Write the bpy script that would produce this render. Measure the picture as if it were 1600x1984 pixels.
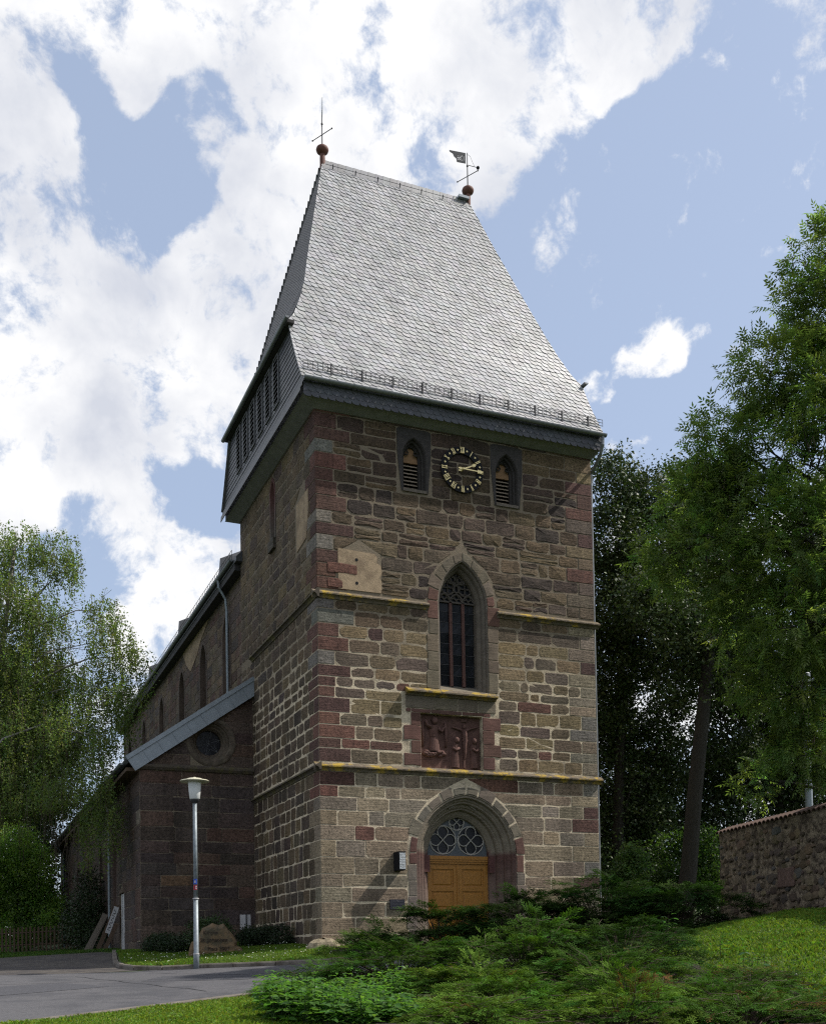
import bpy, bmesh, math, random
import numpy as np
from mathutils import Vector, Matrix

for o in list(bpy.data.objects): bpy.data.objects.remove(o)
sc = bpy.context.scene
COL = sc.collection
R = math.radians
rng = random.Random(7)
nr = np.random.default_rng(11)

# ------------------------------------------------------------------ camera
CAM = np.array([-8.94, -27.66, -0.31]); YAW, PITCH, ROLL, FPX = 0.3958, 0.03249, -0.01674, 2124.66
def cam_basis():
    c, s = math.cos(YAW), math.sin(YAW)
    w = np.array([s*math.cos(PITCH), c*math.cos(PITCH), math.sin(PITCH)])
    r0 = np.array([c, -s, 0.0]); u0 = np.cross(r0, w)
    r = math.cos(ROLL)*r0 + math.sin(ROLL)*u0; u = -math.sin(ROLL)*r0 + math.cos(ROLL)*u0
    return r, u, w
CR, CU, CW = cam_basis()
cd = bpy.data.cameras.new('camera'); cam = bpy.data.objects.new('camera', cd); COL.objects.link(cam)
cam.matrix_world = Matrix(((CR[0], CU[0], -CW[0], CAM[0]), (CR[1], CU[1], -CW[1], CAM[1]), (CR[2], CU[2], -CW[2], CAM[2]), (0, 0, 0, 1)))
cd.sensor_fit = 'HORIZONTAL'; cd.sensor_width = 36; cd.lens = FPX/1600*36
cd.shift_y = (1782.9-992)/1600; cd.clip_start = .1; cd.clip_end = 3000
sc.camera = cam
def px_size(P):
    """screen extent (in photograph pixels) of a set of points, to tell which pieces are large enough to build singly"""
    d = np.asarray(P)-CAM; z = d@CW
    x = FPX*(d@CR)/z; y = FPX*(d@CU)/z
    return float(x.max()-x.min()), float(y.max()-y.min())

# ------------------------------------------------------------------ sky, sun, exposure
SUN_AZ, SUN_EL = R(108.0), R(50.0)          # azimuth from +Y towards +X
world = bpy.data.worlds.new('World'); sc.world = world; world.use_nodes = True
nt = world.node_tree; N = nt.nodes; LK = nt.links; N.clear()
def wn(t, **k):
    n = N.new(t)
    for a, b in k.items(): setattr(n, a, b)
    return n
sky = wn('ShaderNodeTexSky', sky_type='NISHITA', sun_disc=False, sun_elevation=SUN_EL, sun_rotation=SUN_AZ,
         altitude=250, air_density=1.0, dust_density=2.2, ozone_density=1.0)
tc = wn('ShaderNodeTexCoord')
def math_n(op, a, b=None, clamp=False):
    m = wn('ShaderNodeMath', operation=op, use_clamp=clamp)
    for i, v in enumerate((a, b)):
        if v is None: continue
        if isinstance(v, (int, float)): m.inputs[i].default_value = v
        else: LK.new(v, m.inputs[i])
    return m.outputs[0]
warp = wn('ShaderNodeTexNoise'); warp.inputs['Scale'].default_value = 9; warp.inputs['Detail'].default_value = 4
LK.new(tc.outputs['Generated'], warp.inputs['Vector'])
wsub = wn('ShaderNodeVectorMath', operation='SUBTRACT'); LK.new(warp.outputs['Color'], wsub.inputs[0]); wsub.inputs[1].default_value = (.5, .5, .5)
wsc = wn('ShaderNodeVectorMath', operation='SCALE'); LK.new(wsub.outputs[0], wsc.inputs[0]); wsc.inputs['Scale'].default_value = .045
wadd = wn('ShaderNodeVectorMath', operation='ADD'); LK.new(tc.outputs['Generated'], wadd.inputs[0]); LK.new(wsc.outputs[0], wadd.inputs[1])
wnorm = wn('ShaderNodeVectorMath', operation='NORMALIZE'); LK.new(wadd.outputs[0], wnorm.inputs[0])
# cloud banks standing in the sky: azimuth, elevation, angular radius (degrees), weight
BANKS = [(4.2,39.8,2.8,1),(8.8,40.5,2.9,1),(10.6,39.4,1.7,0.7),(13.8,40.7,3.1,1),(19.0,40.6,3.6,1),(24.3,40.7,3.8,1),(29.5,40.1,3.6,1),(34.1,40.2,2.7,1),
 (37.8,40.1,1.8,1),(35.9,39.0,1.5,0.8),(30.3,38.2,2.4,1),(26.2,38.1,3.3,1),(20.6,38.6,3.2,1),(16.8,38.5,1.7,0.8),(18.4,36.4,3.1,1),(15.1,36.1,2.0,0.9),
 (13.7,33.9,2.0,0.9),(15.6,32.9,2.8,1),(12.4,32.3,1.6,0.7),(10.5,32.9,1.4,0.6),(3.2,35.9,1.7,1),(4.9,35.3,1.7,1),(2.9,34.1,1.5,1),(4.6,33.2,0.9,0.5),
 (5.4,31.4,1.8,1),(3.1,29.3,2.5,1),(7.6,29.5,2.5,1),(10.5,29.7,2.1,1),(13.1,29.9,2.8,1),(5.1,26.9,3.3,1),(9.4,26.9,3.3,1),(12.8,26.9,2.4,1),
 (3.6,24.4,2.1,1),(7.6,24.3,1.4,0.8),(11.7,25.1,1.2,0.8),(2.6,21.5,1.4,1),(5.3,22.0,1.2,0.8),(9.1,22.5,0.9,0.7),(8.3,20.7,1.5,1),(10.1,21.3,1.1,1),
 (12.7,20.0,1.5,1),(12.2,18.1,2.0,1),(9.8,17.5,1.5,1),(10.3,15.8,1.8,1),(8.2,38.3,0.9,0.8),(9.0,37.6,0.7,0.5),(6.7,38.5,1.2,-1),(11.1,38.1,1.5,-1),
 (13.0,37.6,1.3,-0.9),(9.8,36.6,1.9,-1.2),(7.7,34.5,1.8,-1.2),(10.6,35.0,1.8,-1.2),(9.2,33.6,1.1,-0.8),(7.9,32.5,0.9,-0.8),(9.7,31.3,0.8,-1),(5.4,37.1,0.8,-0.9),
 (2.9,32.2,0.9,-0.8),(2.7,37.4,0.6,-0.5),(34.2,36.1,2.4,-1.2),(36.9,36.8,1.9,-1.2),(39.5,37.2,2.7,-1.2),(42.0,38.1,2.7,-1.2),(43.4,33.8,4.3,-1.2),(38.8,33.1,3.8,-1.2),
 (34.2,33.3,3.4,-1.2),(31.0,34.2,2.5,-1.1),(30.1,31.5,2.6,-1),(33.5,30.6,2.1,-1),(41.3,30.2,3.2,-1.1),(41.6,26.2,3.7,-1),(35.2,25.3,2.9,-1),(33.4,25.0,2.2,-0.8),
 (39.1,25.1,2.4,-0.8),(30.2,35.9,1.3,-0.8),(6.3,23.1,1.4,-1),(10.4,23.3,1.5,-1),(12.8,22.6,1.5,-1.1),(5.3,20.0,1.5,-1),(6.8,18.5,1.7,-1),(3.6,23.1,1.0,-0.8),
 (12.2,21.7,0.9,-0.7),(35.2,29.0,1.0,1.75),(36.4,28.9,1.1,1.8),(37.8,29.1,.9,1.75),(39.0,29.0,0.5,1.5),(34.0,28.1,.9,1.9),(32.8,27.4,.8,1.9),(36.6,28.2,0.7,1.4),
 (13.0,36.6,1.6,-1.6),(12.0,38.2,1.2,-1.2),(11.0,33.6,1.4,-1.2),(6.6,37.6,1.0,-.9),(-8,30,7,.9),(-20,42,8,.8),(-30,25,8,.7),(-15,20,5,-.7),(62,40,8,.6),(75,30,9,-.6),(50,56,8,.8),(10,55,10,.9),(-40,55,10,.6),(110,45,12,-.7),(150,40,10,.7),(-120,40,12,.7),(-90,35,9,.5),(180,50,12,.6)]
acc = None
for az, el, rad, wt in BANKS:
    d = (math.sin(R(az))*math.cos(R(el)), math.cos(R(az))*math.cos(R(el)), math.sin(R(el)))
    dp = wn('ShaderNodeVectorMath', operation='DOT_PRODUCT'); LK.new(wnorm.outputs[0], dp.inputs[0]); dp.inputs[1].default_value = d
    mr = wn('ShaderNodeMapRange', interpolation_type='SMOOTHSTEP')
    LK.new(dp.outputs['Value'], mr.inputs['Value'])
    mr.inputs['From Min'].default_value = math.cos(R(rad*1.85)); mr.inputs['From Max'].default_value = math.cos(R(rad*.1))
    mr.inputs['To Min'].default_value = 0; mr.inputs['To Max'].default_value = wt
    acc = mr.outputs[0] if acc is None else math_n('ADD', acc, mr.outputs[0])
acc = math_n('MINIMUM', math_n('MAXIMUM', acc, -.78), .95)
cn = wn('ShaderNodeTexNoise'); cn.inputs['Scale'].default_value = 17; cn.inputs['Detail'].default_value = 10; cn.inputs['Roughness'].default_value = .66
LK.new(wadd.outputs[0], cn.inputs['Vector'])
dens = math_n('ADD', math_n('MULTIPLY', acc, .55), math_n('MULTIPLY', math_n('SUBTRACT', cn.outputs['Fac'], .5), 4.2))
mask = wn('ShaderNodeMapRange', interpolation_type='SMOOTHSTEP'); LK.new(dens, mask.inputs['Value'])
mask.inputs['From Min'].default_value = -.20; mask.inputs['From Max'].default_value = .50
cn2 = wn('ShaderNodeTexNoise'); cn2.inputs['Scale'].default_value = 7; cn2.inputs['Detail'].default_value = 8; cn2.inputs['Roughness'].default_value = .55
LK.new(wadd.outputs[0], cn2.inputs['Vector'])
cr = wn('ShaderNodeValToRGB'); LK.new(cn2.outputs['Fac'], cr.inputs['Fac'])
cr.color_ramp.elements[0].position = .34; cr.color_ramp.elements[0].color = (5.3, 5.55, 6.2, 1)
cr.color_ramp.elements[1].position = .56; cr.color_ramp.elements[1].color = (8.2, 8.2, 8.25, 1)
hz = wn('ShaderNodeMixRGB'); hz.inputs['Fac'].default_value = .45; LK.new(sky.outputs[0], hz.inputs[1]); hz.inputs[2].default_value = (5.4, 6.4, 8.3, 1)   # thin high veil
mx = wn('ShaderNodeMixRGB'); LK.new(mask.outputs[0], mx.inputs['Fac']); LK.new(hz.outputs[0], mx.inputs[1]); LK.new(cr.outputs[0], mx.inputs[2])
bg = wn('ShaderNodeBackground'); bg.inputs['Strength'].default_value = .1; LK.new(mx.outputs[0], bg.inputs['Color'])
wo = wn('ShaderNodeOutputWorld'); LK.new(bg.outputs[0], wo.inputs['Surface'])

sl = bpy.data.lights.new('sun', 'SUN'); sl.energy = 4.2; sl.angle = R(.53); sl.color = (1, .95, .86)
sun = bpy.data.objects.new('sun', sl); COL.objects.link(sun)
SDIR = Vector((math.sin(SUN_AZ)*math.cos(SUN_EL), math.cos(SUN_AZ)*math.cos(SUN_EL), math.sin(SUN_EL)))
sun.rotation_euler = SDIR.to_track_quat('Z', 'Y').to_euler(); sun.location = SDIR*80
vs = sc.view_settings; vs.view_transform = 'Standard'; vs.look = 'None'; vs.exposure = 0.35; vs.gamma = 1; vs.use_curve_mapping = False
sc.cycles.use_denoising = False; sc.cycles.filter_width = 1.2; sc.cycles.sample_clamp_indirect = 4.0; sc.cycles.max_bounces = 6; sc.cycles.transparent_max_bounces = 6; sc.cycles.caustics_reflective = False; sc.cycles.caustics_refractive = False

# ------------------------------------------------------------------ materials
MATS = {}
def mat(name, base, rough=.8, var=.25, scale=6.0, bump=.0, bscale=40.0, attr=False, metal=0.0, spec=.4, dark=None, dscale=3.0, damt=.5, trans=0.0, pits=0.0, strata=0.0, grain=None, soot=0.0, aged=None):
    if name in MATS: return MATS[name]
    m = bpy.data.materials.new(name); m.use_nodes = True; t = m.node_tree; n = t.nodes; l = t.links
    b = n['Principled BSDF']; out = n['Material Output']
    b.inputs['Roughness'].default_value = rough; b.inputs['Metallic'].default_value = metal
    b.inputs['Specular IOR Level'].default_value = spec
    g = n.new('ShaderNodeNewGeometry')
    if attr:
        a = n.new('ShaderNodeAttribute'); a.attribute_name = 'Col'; colr = a.outputs['Color']
    else:
        c = n.new('ShaderNodeRGB'); c.outputs[0].default_value = (*base, 1); colr = c.outputs[0]
    pos = g.outputs['Position']
    if grain:
        mp = n.new('ShaderNodeMapping'); mp.inputs['Scale'].default_value = grain; l.new(pos, mp.inputs['Vector']); gpos = mp.outputs[0]
    else: gpos = pos
    tx = n.new('ShaderNodeTexNoise'); tx.inputs['Scale'].default_value = scale; tx.inputs['Detail'].default_value = 7; tx.inputs['Roughness'].default_value = .65
    l.new(gpos, tx.inputs['Vector'])
    mr = n.new('ShaderNodeMapRange'); mr.inputs['From Min'].default_value = .3; mr.inputs['From Max'].default_value = .7
    mr.inputs['To Min'].default_value = 1-var; mr.inputs['To Max'].default_value = 1+var; l.new(tx.outputs['Fac'], mr.inputs['Value'])
    sc_ = n.new('ShaderNodeVectorMath'); sc_.operation = 'SCALE'; l.new(colr, sc_.inputs[0]); l.new(mr.outputs[0], sc_.inputs['Scale'])
    colr = sc_.outputs[0]; hsrc = tx.outputs['Fac']
    if strata:
        mp2 = n.new('ShaderNodeMapping'); mp2.inputs['Scale'].default_value = (1.2, 1.2, 22); mp2.inputs['Rotation'].default_value = (.06, .05, 0); l.new(pos, mp2.inputs['Vector'])
        st = n.new('ShaderNodeTexNoise'); st.inputs['Scale'].default_value = 1.5; st.inputs['Detail'].default_value = 6; l.new(mp2.outputs[0], st.inputs['Vector'])
        m2 = n.new('ShaderNodeMapRange'); m2.inputs['From Min'].default_value = .35; m2.inputs['From Max'].default_value = .65; m2.inputs['To Min'].default_value = 1-strata; m2.inputs['To Max'].default_value = 1+strata*.6
        l.new(st.outputs['Fac'], m2.inputs['Value'])
        s2 = n.new('ShaderNodeVectorMath'); s2.operation = 'SCALE'; l.new(colr, s2.inputs[0]); l.new(m2.outputs[0], s2.inputs['Scale']); colr = s2.outputs[0]
        ad = n.new('ShaderNodeMath'); ad.operation = 'ADD'; l.new(hsrc, ad.inputs[0]); l.new(st.outputs['Fac'], ad.inputs[1]); hsrc = ad.outputs[0]
    if pits:
        vo = n.new('ShaderNodeTexVoronoi'); vo.inputs['Scale'].default_value = 11; vo.inputs['Randomness'].default_value = 1; l.new(pos, vo.inputs['Vector'])
        m3 = n.new('ShaderNodeMapRange'); m3.inputs['From Min'].default_value = .13; m3.inputs['From Max'].default_value = .24; m3.inputs['To Min'].default_value = 1-pits; m3.inputs['To Max'].default_value = 1
        l.new(vo.outputs['Distance'], m3.inputs['Value'])
        s3 = n.new('ShaderNodeVectorMath'); s3.operation = 'SCALE'; l.new(colr, s3.inputs[0]); l.new(m3.outputs[0], s3.inputs['Scale']); colr = s3.outputs[0]
    if dark:
        dx = n.new('ShaderNodeTexNoise'); dx.inputs['Scale'].default_value = dscale; dx.inputs['Detail'].default_value = 8; dx.inputs['Roughness'].default_value = .7; l.new(pos, dx.inputs['Vector'])
        rp = n.new('ShaderNodeMapRange'); rp.interpolation_type = 'SMOOTHSTEP'; rp.inputs['From Min'].default_value = .5-damt*.1; rp.inputs['From Max'].default_value = .62
        l.new(dx.outputs['Fac'], rp.inputs['Value'])
        mm = n.new('ShaderNodeMixRGB'); l.new(rp.outputs[0], mm.inputs['Fac']); l.new(colr, mm.inputs[1]); mm.inputs[2].default_value = (*dark, 1); colr = mm.outputs[0]
    if soot:      # broad rain and soot stains on the stone itself
        sx = n.new('ShaderNodeTexNoise'); sx.inputs['Scale'].default_value = .55; sx.inputs['Detail'].default_value = 9; sx.inputs['Roughness'].default_value = .68; smp = n.new('ShaderNodeMapping'); smp.inputs['Scale'].default_value = (2.0, 2.0, .5); l.new(pos, smp.inputs['Vector']); l.new(smp.outputs[0], sx.inputs['Vector'])
        sm = n.new('ShaderNodeMapRange'); sm.inputs['From Min'].default_value = .42; sm.inputs['From Max'].default_value = .66; sm.inputs['To Min'].default_value = 1.08; sm.inputs['To Max'].default_value = 1-soot; l.new(sx.outputs['Fac'], sm.inputs['Value'])
        s4 = n.new('ShaderNodeVectorMath'); s4.operation = 'SCALE'; l.new(colr, s4.inputs[0]); l.new(sm.outputs[0], s4.inputs['Scale']); colr = s4.outputs[0]
    if aged:      # the upper stage was laid in a browner, older mortar
        sp = n.new('ShaderNodeSeparateXYZ'); l.new(pos, sp.inputs[0]); am = n.new('ShaderNodeMapRange'); am.inputs['From Min'].default_value = 8.6; am.inputs['From Max'].default_value = 10.6
        ax_ = n.new('ShaderNodeMath'); ax_.operation = 'MULTIPLY_ADD'; l.new(tx.outputs['Fac'], ax_.inputs[0]); ax_.inputs[1].default_value = 3.0; l.new(sp.outputs['Z'], ax_.inputs[2]); l.new(ax_.outputs[0], am.inputs['Value'])
        m5 = n.new('ShaderNodeMixRGB'); l.new(am.outputs[0], m5.inputs['Fac']); l.new(colr, m5.inputs[1]); m5.inputs[2].default_value = (*aged, 1); colr = m5.outputs[0]
    l.new(colr, b.inputs['Base Color'])
    if bump:
        bt = n.new('ShaderNodeTexNoise'); bt.inputs['Scale'].default_value = bscale; bt.inputs['Detail'].default_value = 5; l.new(gpos, bt.inputs['Vector'])
        ad2 = n.new('ShaderNodeMath'); ad2.operation = 'ADD'; l.new(bt.outputs['Fac'], ad2.inputs[0]); l.new(hsrc, ad2.inputs[1])
        bp = n.new('ShaderNodeBump'); bp.inputs['Strength'].default_value = 1; bp.inputs['Distance'].default_value = bump; l.new(ad2.outputs[0], bp.inputs['Height']); l.new(bp.outputs[0], b.inputs['Normal'])
    if trans:
        tr = n.new('ShaderNodeBsdfTranslucent'); ml = n.new('ShaderNodeVectorMath'); ml.operation = 'MULTIPLY'; l.new(colr, ml.inputs[0]); ml.inputs[1].default_value = (1.45, 1.5, .75)
        l.new(ml.outputs[0], tr.inputs['Color']); ms = n.new('ShaderNodeMixShader'); ms.inputs['Fac'].default_value = trans
        l.new(b.outputs[0], ms.inputs[1]); l.new(tr.outputs[0], ms.inputs[2]); l.new(ms.outputs[0], out.inputs['Surface'])
    MATS[name] = m; return m
STONE = mat('sandstone_blocks', (.2,.16,.12), .88, .46, 13, .016, 60, attr=True, spec=.25, pits=.55, strata=.10, soot=.40)
STONE_UP = mat('weathered_sandstone', (.1,.08,.07), .9, .34, 4, .030, 30, attr=True, spec=.2, pits=.25, strata=.35)
DRESSED = mat('dressed_sandstone', (.2,.17,.14), .85, .22, 4, .006, 60, attr=True, spec=.25, pits=.2, strata=.1)
MORTAR = mat('lime_mortar', (.54,.455,.335), .95, .25, 9, .012, 30, spec=.1, dark=(.24,.20,.15), dscale=1.1, damt=.2, aged=(.19,.155,.115))
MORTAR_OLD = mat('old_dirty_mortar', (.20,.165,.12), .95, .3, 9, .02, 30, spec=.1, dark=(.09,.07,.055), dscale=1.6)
LICHEN = mat('lichened_sandstone', (.135,.11,.082), .92, .35, 7, .012, 50, spec=.15, dark=(.34,.235,.045), dscale=2.6, damt=.15)
SLATE = mat('silver_slate', (.2,.2,.21), .42, .18, 9, .002, 60, attr=True, spec=.75, soot=.16)
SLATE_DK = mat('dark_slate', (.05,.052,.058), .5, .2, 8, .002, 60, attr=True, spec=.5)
ZINC = mat('weathered_zinc', (.25,.28,.31), .5, .12, 5, .001, 30, spec=.5, metal=.35)
GUTTER = mat('dull_zinc_gutter', (.19,.20,.21), .5, .2, 6, spec=.5, metal=.4)
IRON = mat('dark_iron', (.03,.03,.035), .5, .2, 12, spec=.5)
RUST = mat('rust_red_paint', (.13,.055,.04), .7, .25, 8, .002, 40)
GOLD = mat('gilt_metal', (1.0,.80,.40), .45, .06, 10, metal=.1, spec=.6)
BLACK = mat('black_paint', (.016,.016,.019), .8, .15, 10, spec=.12)
OAK = mat('honey_oak', (.33,.145,.024), .50, .38, 6, .001, 60, spec=.4, grain=(16, 16, 1.2))
GREYWOOD = mat('weathered_grey_wood', (.15,.125,.10), .85, .3, 5, .003, 50, grain=(14, 14, 1))
BROWNWOOD = mat('brown_wood', (.085,.055,.035), .85, .3, 5, .003, 50, grain=(14, 14, 1))
LOUVRE = mat('louvre_wood', (.27,.215,.16), .8, .25, 6, .002, 50, grain=(1.5, 14, 14))
PLASTER = mat('beige_plaster', (.34,.255,.17), .92, .2, 5, .006, 40, spec=.15, dark=(.23,.17,.115), dscale=1.8, damt=.3)
GLASSM = mat('dark_leaded_glass', (.010,.011,.015), .22, .3, 3, .004, 6, spec=.22)
WHITEP = mat('faded_white_paint', (.45,.44,.44), .6, .12, 6)
PAINTGREY = mat('pale_tracery_paint', (.36,.34,.31), .7, .12, 8)
REDMULL = mat('red_sandstone_mullion', (.10,.05,.042), .85, .25, 6, .004, 50)
REDREL = mat('red_sandstone_relief', (.115,.063,.053), .85, .25, 7, .006, 60, spec=.2)
GALV = mat('galvanised_steel', (.20,.23,.25), .5, .3, 14, .001, 30, metal=.35, spec=.5)
MILK = mat('milky_lamp_glass', (.62,.63,.63), .3, .05, 6, spec=.5)
CREAM = mat('cream_enamel', (.50,.48,.36), .4, .1, 6, spec=.5)
BARK = mat('grey_bark', (.026,.023,.018), .95, .35, 5, .02, 18, grain=(5, 5, 1.2))
BIRCHBARK = mat('birch_bark', (.22,.21,.185), .8, .3, 6, .006, 20, dark=(.04,.035,.03), dscale=4, grain=(1, 1, 5))
TWIG = mat('brown_twigs', (.07,.05,.035), .9, .3, 8)
LEAF = mat('broad_leaves', (.06,.1,.02), .5, .15, 3, attr=True, spec=.35, trans=.52)
LEAFD = mat('dense_leaves', (.04,.06,.02), .5, .15, 3, attr=True, spec=.3, trans=.15)
NEEDLE = mat('juniper_sprays', (.04,.07,.02), .8, .2, 6, attr=True, spec=.06, trans=.25)
GRASSM = mat('grass_blades', (.08,.15,.02), .6, .2, 2, attr=True, spec=.25, trans=.35)
SOIL = mat('turf_soil', (.045,.07,.015), .95, .35, 3, .03, 12)
ASPHALT = mat('worn_asphalt', (.088,.086,.092), .85, .28, 18, .006, 160, dark=(.06,.06,.067), dscale=.5, spec=.3)
ASPHALT2 = mat('old_gravelly_asphalt', (.085,.076,.068), .9, .3, 4, .008, 120, dark=(.055,.05,.05), dscale=.8, spec=.2)
KERBM = mat('kerb_concrete', (.15,.13,.11), .9, .25, 8, .006, 60, dark=(.08,.065,.05), dscale=3)
BOULDERM = mat('tan_boulder', (.17,.115,.065), .92, .35, 3.5, .03, 20, dark=(.09,.075,.05), dscale=2.5, spec=.15)
TILE = mat('clay_coping_tile', (.11,.068,.054), .85, .3, 8, .003, 50, dark=(.12,.075,.055), dscale=3)
RUBBLE = mat('rubble_stones', (.1,.08,.06), .95, .35, 6, .02, 35, attr=True, spec=.15)
RUBMORT = mat('coarse_rubble_mortar', (.25,.20,.145), .97, .4, 7, .05, 14, spec=.1, dark=(.075,.058,.045), dscale=5, damt=.9)

# ------------------------------------------------------------------ mesh helpers
WL = {}
def tag(o, label=None, cat=None, group=None, kind=None):
    for k, v in (('label', label), ('category', cat), ('group', group), ('kind', kind)):
        if v: o[k] = v
    return o
def thing(name, loc, label=None, cat=None, group=None, kind=None, parent=None):
    o = bpy.data.objects.new(name, None); COL.objects.link(o); o.empty_display_size = .3
    WL[o.name] = np.array(loc, float)
    if parent is not None:
        o.parent = parent; o.location = WL[o.name]-WL[parent.name]
    else: o.location = loc
    return tag(o, label, cat, group, kind)
def place(me, name, parent, c):
    o = bpy.data.objects.new(name, me); COL.objects.link(o); WL[o.name] = np.array(c, float)
    if parent is not None:
        o.parent = parent; o.location = WL[o.name]-WL[parent.name]
    else: o.location = c
    return o
def newmesh(name, V, F, m, parent=None, C=None, smooth=False, origin=None):
    """V world coordinates (n,3); F list of index tuples or (m,k) array; C per-vertex colours"""
    V = np.asarray(V, float)
    c = V.mean(0) if origin is None else np.array(origin, float)
    if origin is None: c[2] = V[:, 2].min()
    me = bpy.data.meshes.new(name); W = V-c
    if isinstance(F, np.ndarray):
        nf, k = F.shape
        me.vertices.add(len(W)); me.vertices.foreach_set('co', W.astype('f').ravel())
        me.loops.add(nf*k); me.loops.foreach_set('vertex_index', F.astype('i').ravel())
        me.polygons.add(nf); me.polygons.foreach_set('loop_start', np.arange(0, nf*k, k, dtype='i')); me.polygons.foreach_set('loop_total', np.full(nf, k, 'i'))
        me.update(calc_edges=True)
    else:
        me.from_pydata(W.tolist(), [], [tuple(f) for f in F]); me.update()
    if C is not None:
        C = np.asarray(C, float)
        if C.ndim == 1: C = np.tile(C, (len(W), 1))
        a = me.color_attributes.new('Col', 'FLOAT_COLOR', 'POINT')
        a.data.foreach_set('color', np.hstack([C[:, :3], np.ones((len(W), 1))]).astype('f').ravel())
    if smooth: me.polygons.foreach_set('use_smooth', np.ones(len(me.polygons), bool))
    if m: me.materials.append(m)
    return place(me, name, parent, c)
def copy_to(o, name, parent, c):
    return place(o.data, name, parent, c)
class MB:
    def __init__(s): s.V = []; s.F = []; s.C = []
    def add(s, V, F, col=None):
        k = len(s.V); s.V += [tuple(map(float, v)) for v in V]; s.F += [tuple(i+k for i in f) for f in F]
        s.C += [tuple(col) if col is not None else (.2, .2, .2)]*len(V); return s
    def box(s, x0, x1, y0, y1, z0, z1, col=None):
        V = [(x, y, z) for z in (z0, z1) for y in (y0, y1) for x in (x0, x1)]
        return s.add(V, [(0,2,3,1),(4,5,7,6),(0,1,5,4),(2,6,7,3),(0,4,6,2),(1,3,7,5)], col)
    def obox(s, c, ax, ay, az, hx, hy, hz, col=None):
        c, ax, ay, az = (np.array(v, float) for v in (c, ax, ay, az)); V = []
        for k in (-1, 1):
            for j in (-1, 1):
                for i in (-1, 1): V.append(c+ax*i*hx+ay*j*hy+az*k*hz)
        return s.add(V, [(0,2,3,1),(4,5,7,6),(0,1,5,4),(2,6,7,3),(0,4,6,2),(1,3,7,5)], col)
    def tube(s, P, rad, n=8, col=None, cap=True):
        P = [np.array(p, float) for p in P]
        if not hasattr(rad, '__len__'): rad = [rad]*len(P)
        V = []; F = []; up = np.array([0, 0, 1.0])
        for i, p in enumerate(P):
            d = P[min(i+1, len(P)-1)]-P[max(i-1, 0)]; d /= np.linalg.norm(d)+1e-12
            a = np.cross(d, up if abs(d[2]) < .95 else np.array([1.0, 0, 0])); a /= np.linalg.norm(a); b = np.cross(d, a)
            for j in range(n):
                t = 2*math.pi*j/n; V.append(p+(a*math.cos(t)+b*math.sin(t))*rad[i])
        for i in range(len(P)-1):
            for j in range(n):
                q = (j+1) % n; F.append((i*n+j, i*n+q, (i+1)*n+q, (i+1)*n+j))
        if cap: F.append(tuple(range(n))[::-1]); F.append(tuple((len(P)-1)*n+j for j in range(n)))
        return s.add(V, F, col)
    def lathe(s, prof, c=(0,0,0), n=20, col=None, yscale=1.0):
        V = []; F = []
        for r, z in prof:
            for j in range(n):
                t = 2*math.pi*j/n; V.append((c[0]+r*math.cos(t), c[1]+r*math.sin(t)*yscale, c[2]+z))
        for i in range(len(prof)-1):
            for j in range(n):
                q = (j+1) % n; F.append((i*n+j, i*n+q, (i+1)*n+q, (i+1)*n+j))
        F.append(tuple(range(n))[::-1]); F.append(tuple((len(prof)-1)*n+j for j in range(n)))
        return s.add(V, F, col)
    def prism(s, poly, fr, d0, d1, col=None):
        """poly in (u,v); fr maps (u,v,d) to world, d outwards"""
        n = len(poly); V = [fr(u, v, d0) for u, v in poly]+[fr(u, v, d1) for u, v in poly]
        F = [tuple(range(n))[::-1], tuple(range(n, 2*n))]+[(i, (i+1) % n, n+(i+1) % n, n+i) for i in range(n)]
        return s.add(V, F, col)
    def build(s, name, m, parent=None, smooth=False, attr=False, origin=None):
        return newmesh(name, s.V, s.F, m, parent, s.C if attr else None, smooth, origin)
def front(u, v, d): return (u, -d, v)
def merged(items):
    V = []; F = []; C = []; k = 0
    for v, f, c in items:
        V.append(np.asarray(v, float)); F += [tuple(i+k for i in q) for q in f]; C.append(np.tile(np.asarray(c, float), (len(v), 1))); k += len(v)
    return np.vstack(V), F, np.vstack(C)
def spheroid(c, r, n=10, m=6):
    V = []; F = []
    for i in range(m+1):
        ph = math.pi*i/m
        for j in range(n):
            t = 2*math.pi*j/n; V.append((c[0]+r[0]*math.sin(ph)*math.cos(t), c[1]+r[1]*math.sin(ph)*math.sin(t), c[2]-r[2]*math.cos(ph)))
    for i in range(m):
        for j in range(n):
            q = (j+1) % n; F.append((i*n+j, i*n+q, (i+1)*n+q, (i+1)*n+j))
    return V, F
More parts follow.
